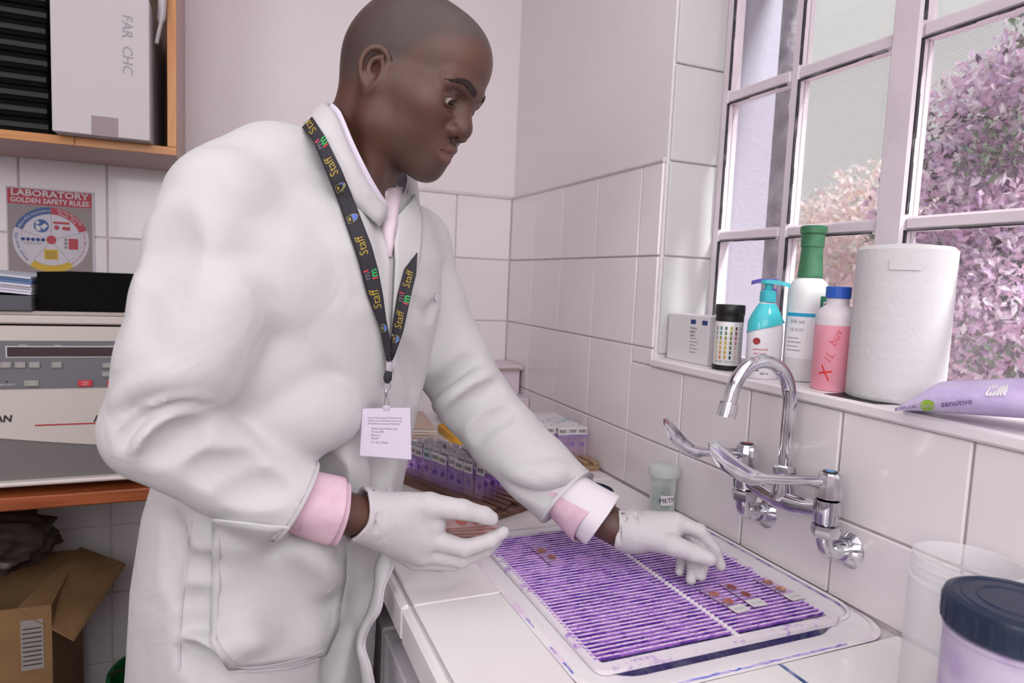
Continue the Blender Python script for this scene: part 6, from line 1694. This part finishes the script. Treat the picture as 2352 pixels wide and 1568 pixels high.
# trousers and shoes
trm = M('dark_trousers', (52, 50, 58), 0.85)
hipc = np.array((tab[0, 1], tab[0, 2], 0.0)) if False else np.array((np.interp(0.9, tab[:, 0], tab[:, 1]), np.interp(0.9, tab[:, 0], tab[:, 2]), 0))
for s in (-1, 1):
    hp_ = hipc+sv_*s*0.072+np.array((-0.02, 0, 0))
    MB().tube([hp_+np.array((0, 0, 0.88)), hp_+np.array((0, 0, 0.70))+nv_*0.01, hp_+np.array((0, 0, 0.48))+nv_*0.012, hp_+np.array((0, 0, 0.25)), hp_+np.array((0, 0, 0.06))], [0.072, 0.070, 0.060, 0.055, 0.053], 20).build('trouser_leg', trm, person, 70)
    fp = hp_+nv_*0.05
    m = MB(); rows = []
    for t, w, h in ((-0.12, 0.02, 0.05), (-0.105, 0.034, 0.075), (-0.05, 0.038, 0.085), (0.02, 0.038, 0.07), (0.09, 0.045, 0.05), (0.14, 0.038, 0.042), (0.16, 0.018, 0.03)):
        rows.append([fp+nv_*t+sv_*w*math.cos(a)+np.array((0, 0, h*0.5+h*0.5*math.sin(a))) for a in [2*math.pi*k/16 for k in range(16)]])
    m.grid(rows, closed=True); m.f.append(tuple(range(16))); n_ = len(m.v); m.f.append(tuple(range(n_-16, n_))); m.build('shoe', M('black_leather', (28, 26, 26), 0.35), person, 70)

# ------------------------------------------------------------------ gloved hands
latex = M('white_latex', (203, 198, 201), 0.5, var=(9, (197, 191, 195), 0.4, 0.65), bump=(90, 0.12, 3), spec=0.35)
def glove(bones, palm, cuffd, extra=None, wr=None):
    allp = np.array([P(*q[:3]) for b in bones for q in b]+[P(*q[:3]) for q in palm]+[cuffd[1]])
    lo = allp.min(0)-0.045; hi = allp.max(0)+0.045
    s = SDF.uniform(lo, hi, 0.0017)
    for i in range(0, len(palm), 2):
        a, b = palm[i], palm[i+1]; s.cone(P(*a[:3]), P(*b[:3]), a[3], b[3], 0.014)
    for b in bones:
        pts = [P(*q[:3]) for q in b]; s.chain(pts, [q[3] for q in b], 0.0042)
        # knuckle creases
        for i in range(1, len(pts)-1):
            pass
    if extra: extra(s)
    c0, c1, r0, r1 = cuffd
    s.cone(c0, c1, r0, r1, 0.012)
    ax = c1-c0; ax /= np.linalg.norm(ax)
    def cutb(X, Y, Z): return np.maximum(-((X-c1[0])*ax[0]+(Y-c1[1])*ax[1]+(Z-c1[2])*ax[2])+0.003*np.sin(90*X+70*Z), np.sqrt((X-c1[0])**2+(Y-c1[1])**2+(Z-c1[2])**2)-r1*1.9)
    s.op(cutb, c1-r1*2, c1+r1*2, 0, 'sub', 0)
    s.cone(c0+(c1-c0)*0.35, c1+ax*0.03, r0-0.004, r1-0.0018, 0.002, 'sub')
    # latex wrinkles near the wrist
    return s
def wrinkle(s, a, b, r, n, seed, mode='sub'):
    R_ = np.random.RandomState(seed)
    for i in range(n):
        p = a+(b-a)*R_.uniform(0, 1); d = R_.normal(size=3); d -= 0.6*(b-a)/np.linalg.norm(b-a)*(d@((b-a)/np.linalg.norm(b-a))); d /= np.linalg.norm(d)
        e = np.cross(b-a, d); e /= np.linalg.norm(e); rr_ = r*R_.uniform(0.98, 1.04)
        th = R_.uniform(0, 0.6); q0 = p+d*rr_; q1 = p+(d*math.cos(th+0.3)+e*math.sin(th+0.3))*rr_+(b-a)*R_.uniform(-0.2, 0.2)
        s.cone(q0, q1, 0.0012, 0.0010, 0.004, mode)
# right hand, holding the slides between thumb and fingers
Rb = [[(985, 1236, .905, .0150), (1068, 1258, .895, .0112), (1128, 1240, .905, .0098), (1156, 1222, .918, .0082)],
      [(980, 1268, .915, .0150), (1062, 1284, .915, .0112), (1115, 1262, .930, .0096), (1140, 1242, .942, .0080)],
      [(970, 1285, .930, .0145), (1040, 1292, .935, .0110), (1090, 1274, .952, .0094), (1112, 1252, .962, .0080)],
      [(955, 1288, .945, .0135), (1010, 1296, .955, .0100), (1050, 1284, .972, .0086), (1075, 1264, .980, .0074)],
      [(890, 1168, .905, .0220), (985, 1160, .895, .0170), (1062, 1170, .895, .0135), (1112, 1183, .905, .0115), (1128, 1190, .908, .0100)]]
Rp = [(848, 1186, .905, .0300), (975, 1232, .905, .0210), (850, 1192, .908, .0290), (970, 1264, .915, .0200), (852, 1198, .912, .0270), (955, 1280, .935, .0180), (850, 1178, .905, .0290), (985, 1166, .898, .0190), (930, 1190, .905, .0260), (1000, 1205, .903, .0150)]
cR0 = P(868, 1190, .908); cR1 = P(822, 1180, .893)
gs = glove(Rb, Rp, (cR0, cR1, 0.0325, 0.0365))
wrinkle(gs, cR1, P(900, 1195, .905), 0.035, 26, 3)
V_, F_ = gs.mesh(); V_ = lap_smooth(V_, F_, 2)
glove_r = link('glove', np_mesh('glove', V_, F_, off), latex, person); glove_r['label'] = 'white latex glove gripping a fan of slides'
# left hand over the rack
Lb = [[(1556, 1200, 1.020, .0132), (1607, 1219, 1.014, .0108), (1640, 1262, 1.010, .0098), (1655, 1299, 1.006, .0082)],
      [(1556, 1200, 1.034, .0132), (1602, 1240, 1.020, .0106), (1616, 1288, 1.002, .0094), (1610, 1322, .990, .0080)],
      [(1548, 1204, 1.047, .0128), (1584, 1248, 1.032, .0102), (1592, 1298, 1.003, .0090), (1587, 1331, .984, .0076)],
      [(1535, 1212, 1.058, .0118), (1562, 1252, 1.044, .0092), (1566, 1286, 1.026, .0080), (1561, 1312, 1.012, .0070)],
      [(1470, 1228, 1.030, .0200), (1545, 1252, .996, .0160), (1598, 1271, .978, .0132), (1630, 1283, .970, .0108)]]
Lp = [(1456, 1218, 1.040, .0262), (1548, 1204, 1.022, .0178), (1456, 1218, 1.042, .0262), (1548, 1204, 1.036, .0178), (1456, 1220, 1.046, .0255), (1540, 1210, 1.048, .0172), (1456, 1222, 1.048, .0245), (1528, 1216, 1.058, .0158), (1462, 1224, 1.034, .0255), (1535, 1242, 1.008, .0172)]
cL0 = P(1462, 1222, 1.038); cL1 = P(1421, 1217, 1.046)
gs = glove(Lb, Lp, (cL0, cL1, 0.0282, 0.0312))
wrinkle(gs, cL1, P(1480, 1218, 1.036), 0.0315, 26, 5)
for b in Lb:   # creases across the finger joints
    for i in (1, 2):
        p = P(*b[i][:3]); q0 = P(*b[i-1][:3]); d = p-q0; d /= np.linalg.norm(d); vw = CAM-p; vw /= np.linalg.norm(vw); sd = np.cross(d, vw); sd /= np.linalg.norm(sd)
        for k in (-0.004, 0, 0.004): gs.cone(p+d*k+vw*b[i][3]*1.02-sd*0.006, p+d*k+vw*b[i][3]*1.02+sd*0.006, 0.0007, 0.0007, 0.002, 'sub')
V_, F_ = gs.mesh(); V_ = lap_smooth(V_, F_, 2)
glove_l = link('glove', np_mesh('glove', V_, F_, off), latex, person); glove_l['label'] = 'white latex glove reaching down over the rack'

# ------------------------------------------------------------------ slides held in the right hand
hg = frosted('held_slide_glass', (240, 226, 226), 0.25, 0.08); hedge = M('held_slide_edge', (160, 112, 106), 0.3); hb = M('held_blood', (176, 84, 80), 0.45, var=(240, (196, 110, 104), 0.4, 0.65))
held = [(1000, 1216, 1134, 1206, 0.0, 'topmost'), (1000, 1221, 1140, 1212, 0.1, 'second'), (1000, 1226, 1146, 1222, 0.2, 'third'), (1000, 1231, 1140, 1232, 0.3, 'fourth'), (1003, 1236, 1118, 1240, 0.35, 'fifth'), (1005, 1241, 1100, 1246, 0.4, 'lowest')]
for u0, v0, u1, v1, tw, nm in held:
    a = P(u0, v0, 0.905); b = P(u1, v1, 0.925); ex_ = b-a; ex_ /= np.linalg.norm(ex_)
    w_ = CF*0.80+CU*(0.45-0.5*tw)+CR*0.20; w_ -= ex_*(w_@ex_); w_ /= np.linalg.norm(w_); n_ = np.cross(ex_, w_)
    Mt = Matrix(((ex_[0], w_[0], n_[0]), (ex_[1], w_[1], n_[1]), (ex_[2], w_[2], n_[2])))
    t = thing('held_slide', 'blood slide pinched in the right glove, %s of the fan' % nm, 'slide', b, 'blood slides held in the right glove')
    t.rotation_euler = Mt.to_euler()
    MB().obox((-0.0375, 0.0127, 0), (0.075, 0.0254, 0.0011)).build('glass_pane', hg, t, local=True)
    MB().obox((-0.0375, -0.0003, 0), (0.075, 0.0007, 0.0014)).build('near_edge', hedge, t, local=True)
    MB().obox((0.0001, 0.0127, 0), (0.0005, 0.0254, 0.0012)).build('end_edge', hedge, t, local=True)
    for sx in (-0.024, -0.044):
        m = MB(); m.prism([(sx+0.0075*math.cos(a_), 0.0125+0.0085*math.sin(a_)) for a_ in [2*math.pi*k/16 for k in range(16)]], 0.0006, 0.0009); m.build('blood_spot', hb, t, local=True)

# ------------------------------------------------------------------ lanyard with staff card
navyb = M('lanyard_black', (44, 42, 50), 0.7, bump=(900, 0.1)); gold = M('lanyard_gold', (176, 150, 60), 0.6); lred = M('lanyard_red', (214, 62, 84), 0.6); lgreen = M('lanyard_green', (56, 178, 92), 0.6); lblue = M('lanyard_blue', (84, 116, 196), 0.6)
lan = thing('lanyard', 'black staff lanyard with gold lettering hanging around the neck', 'lanyard', P(890, 830, 0.9))
full = bpy.data.objects
tv = [tuple(v) for v in CV]; tf = [tuple(f) for f in CFc.tolist()]
for v_, f_ in EXTRA: o_ = len(tv); tv += v_; tf += [tuple(i+o_ for i in f) for f in f_]
tree_l = BVHTree.FromPolygons(tv, tf)
def ribbon(name, L, R, n, d_end=None, lift=0.0075):
    def rs(poly, n):
        poly = np.array(poly, float); Ls = np.r_[0, np.cumsum(np.linalg.norm(np.diff(poly, axis=0), axis=1))]; t = np.linspace(0, Ls[-1], n)
        return np.stack([np.interp(t, Ls, poly[:, k]) for k in (0, 1)], 1)
    l, r = rs(L, n), rs(R, n); rows = []
    ds = []
    for i in range(n):
        c = 0.5*(l[i]+r[i]); p, nn = ray(c[0], c[1], tree_l); ds.append(((p-CAM)@CF) if p is not None else np.nan)
    ds = np.array(ds); ok = ~np.isnan(ds); ds = np.interp(np.arange(n), np.arange(n)[ok], ds[ok])
    for _ in range(6): ds[1:-1] = 0.5*ds[1:-1]+0.25*(ds[:-2]+ds[2:])
    for i in range(n):
        row = []
        for j in range(5):
            q = l[i]+(r[i]-l[i])*j/4; p, nn = ray(q[0], q[1], tree_l)
            d = ds[i]-lift
            if p is not None: d = min(d, (p-CAM)@CF-0.0045)
            row.append(P(q[0], q[1], d))
        rows.append(row)
    m = MB(); m.grid(rows); m.f = [f[::-1] for f in m.f]; o = m.build(name, navyb, lan, 60)
    s = o.modifiers.new('thickness', 'SOLIDIFY'); s.thickness = 0.0012; s.offset = 0
    return np.array(rows), o
RL = [(694, 293), (721, 326), (746, 388), (779, 469), (824, 603), (842, 674), (873, 754), (887, 828)]
RR = [(717, 268), (746, 312), (784, 388), (817, 469), (853, 562), (869, 620), (880, 678), (887, 732), (898, 786), (894, 828)]
A1, rib1 = ribbon('neck_strap', RL, RR, 70)
LL = [(957, 581), (929, 618), (913, 678), (904, 732), (898, 781), (891, 828)]; LR = [(959, 580), (956, 629), (942, 687), (927, 759), (907, 817), (901, 828)]
A2, rib2 = ribbon('neck_strap', LL, LR, 36)
def rib_pt(A, s, t):
    n = len(A)-1; x = np.clip(s, 0, 1)*n; i = int(min(x, n-1)); f = x-i; y = np.clip(t, 0, 1)*4; j = int(min(y, 3)); h = y-j
    p = (A[i, j]*(1-f)+A[i+1, j]*f)*(1-h)+(A[i, j+1]*(1-f)+A[i+1, j+1]*f)*h
    return p-CF*0.0013
def rib_len(A): return np.linalg.norm(np.diff(A[:, 2], axis=0), axis=1).sum()
def rib_s(A, v):
    best = min(range(len(A)), key=lambda i: abs((784-((A[i, 2]-CAM)@CU)/((A[i, 2]-CAM)@CF)*FOC)-v)); return best/(len(A)-1)
def rib_text(A, v, txt, size, parent, mat=gold, t0=0.5, ds=0.0, name='strap_lettering', bold=0.0, turn=False):
    L_ = rib_len(A); s0 = rib_s(A, v)+ds/L_; vv, ff = text_mesh(txt, size, 0, 'CENTER', 0.1 if txt == 'Staff' else 0.0, bold); m = MB(); pts = []
    i = int(min(max(s0, 0), 1)*(len(A)-1)); wd = max(0.012, np.linalg.norm(A[i, 4]-A[i, 0]))
    for x, y, _ in vv: pts.append(rib_pt(A, s0-x/L_, t0-y/wd))
    m.add(pts, [f for f in ff]); m.build(name, mat, parent)
def rib_logo(A, v, parent):
    rib_text(A, v, 'm', 0.0150, parent, lgreen, 0.72, 0.0, 'logo_green', 0.0003); rib_text(A, v, 'l', 0.0085, parent, lred, 0.76, 0.0072, 'logo_red', 0.0006)
    rib_text(A, v, 'm', 0.0150, parent, INKG, 0.30, 0.001, 'logo_grey', -0.0002); rib_text(A, v, 'l', 0.0085, parent, lred, 0.30, -0.0068, 'logo_red', 0.0006)
def rib_poly(A, v, pts, mat, parent, name):
    L_ = rib_len(A); sc = rib_s(A, v); m = MB(); m.add([rib_pt(A, sc+p[0]/L_, p[1]) for p in pts], [tuple(range(len(pts)))]); m.build(name, mat, parent)
def rib_crest(A, v, parent):
    rib_poly(A, v, [(-0.0055, .16), (0.0055, .16), (0.0062, .55), (0.0040, .80), (0, .93), (-0.0040, .80), (-0.0062, .55)], M('crest_outline', (150, 140, 90), 0.6), parent, 'crest_outline')
    A_ = A-CF*0.0004
    rib_poly(A_, v, [(-0.0048, .20), (0.0048, .20), (0.0052, .50), (-0.0052, .50)], navyb, parent, 'crest_field')
    rib_poly(A_, v, [(-0.0052, .54), (0.0052, .54), (0.0034, .78), (0, .88), (-0.0034, .78)], lblue, parent, 'crest_blue')
    A_ = A-CF*0.0008
    rib_poly(A_, v, [(-0.0030, .28), (0.0030, .30), (0.0020, .42), (-0.0026, .40)], gold, parent, 'crest_gold')
for v in (287, 382, 565, 690): rib_text(A1, v, 'Staff', 0.0165, rib1)
for v in (331, 627): rib_logo(A1, v, rib1)
for v in (432, 505, 750): rib_crest(A1, v, rib1)
for v in (640, 735): rib_text(A2, v, 'Staff', 0.0150, rib2)
rib_logo(A2, 684, rib2); rib_crest(A2, 782, rib2)
dl = (A1[-1, 2]-CAM)@CF-0.002
MB().obox(P(894, 842, dl), (0.0085, 0.005, 0.0155), np.stack([CR, CF, CU], 1), 0.0012).build('crimp', chrome, lan)
MB().tube([P(893, 852, dl), P(891, 862, dl), P(890, 872, dl-0.001), P(889, 879, dl)], [0.0045, 0.006, 0.0058, 0.003], 12).build('knot', navyb, lan, 60)
MB().tube([P(889+8.5*math.cos(a), 886+10*math.sin(a), dl) for a in [2*math.pi*k/20 for k in range(21)]], 0.0007, 6).build('ring', chrome, lan, 60)
MB().tube([P(888, 894, dl), P(887, 903, dl), P(886, 912, dl)], [0.0018, 0.0026, 0.0015], 8).build('swivel', chrome, lan, 60)
MB().tube([P(886, 911, dl), P(884, 920, dl), P(884, 928, dl), P(888, 936, dl), P(893, 934, dl), P(894, 924, dl), P(891, 913, dl)], 0.0009, 8).build('hook', chrome, lan, 60)
# staff card in clear holder
def on_coat(u, v, lift):
    p, n = ray(u, v, tree_l); d = ((p-CAM)@CF) if p is not None else 0.92
    return d-lift
dc = [on_coat(840, 945, 0.006), on_coat(938, 945, 0.006), on_coat(940, 1050, 0.006), on_coat(832, 1042, 0.006), on_coat(888, 1000, 0.006)]
dm = min(dc)
bd = thing('staff_card', 'staff identity card in a clear holder hanging from the lanyard', 'card', P(888, 940, dm))
def bq(u, v, l=0.0): return P(u, v, dm+0.012*(v-995)/100-l)
cor = [(833, 938), (942, 936), (945, 1054), (827, 1045)]
def card_pt(x, y, l=0.0):   # x,y in 0..1 from the top left
    a = np.array(cor[0])*(1-x)+np.array(cor[1])*x; b = np.array(cor[3])*(1-x)+np.array(cor[2])*x; q = a*(1-y)+b*y; return bq(q[0], q[1], l)
m = MB(); m.grid([[card_pt(x, y) for x in (0, .5, 1)] for y in (0, .5, 1)]); o = m.build('card_sheet', M('card_white', (244, 238, 242), 0.4), bd); s = o.modifiers.new('thickness', 'SOLIDIFY'); s.thickness = 0.0012
def card_rects(nm, mt, rs, l=0.0012):
    m = MB()
    for x0, y0, x1, y1 in rs: m.add([card_pt(x0, y0, l), card_pt(x0, y1, l), card_pt(x1, y1, l), card_pt(x1, y0, l)], [(0, 1, 2, 3)])
    m.build(nm, mt, bd)
card_rects('teal_print', M('card_teal', (176, 204, 208), 0.5), [(.40, .40, .56, .78), (.60, .46, .84, .76), (.20, .42, .38, .50)])
def card_text(txt, x, y, size, w=None):
    vv, ff = text_mesh(txt, 1.0, 0, 'LEFT'); 
    if w: vv[:, 0] *= w/(vv[:, 0].max()-vv[:, 0].min())
    m = MB(); m.add([card_pt(x+a, y-b*size, 0.0016) for a, b, _ in vv], ff); return m
for txt, x, y, sz, w in (('This Card is the property of Malawi Liverpool', .12, .20, .055, .70), ('Wellcome Trust. If found please return to the', .12, .26, .055, .70), ('address below or the nearest Police Station', .12, .32, .055, .66), ('Malawi Liverpool Wellcome Trust', .20, .42, .06, .52), ('P.O. Box 30096', .20, .49, .06, .26), ('Blantyre 3', .20, .56, .06, .18), ('MALAWI', .20, .63, .06, .15), ('Tel: +265 1 876444', .20, .71, .055, .34)):
    card_text(txt, x, y, sz, w).build('card_lettering', M('card_ink', (120, 126, 146), 0.6), bd)
card_rects('card_marks', INK, [(.20, .895, .29, .91), (.38, .90, .43, .91), (.52, .905, .60, .92), (.68, .905, .74, .915)])
card_rects('arrow_print', M('card_arrow', (176, 190, 214), 0.5), [(.90, .14, .95, .30), (.06, .70, .11, .86)])
m = MB(); m.grid([[card_pt(x, y, 0.0025) for x in (-.02, .5, 1.02)] for y in (-.03, .5, 1.03)]); m.build('clear_holder', frosted('holder_plastic', (236, 232, 240), 0.10, 0.1), bd)
MB().obox(bq(888, 937, 0.001), (0.010, 0.002, 0.006), np.stack([CR, CF, CU], 1), 0.0008).build('holder_slot', M('slot_clip', (206, 200, 208), 0.3), bd)
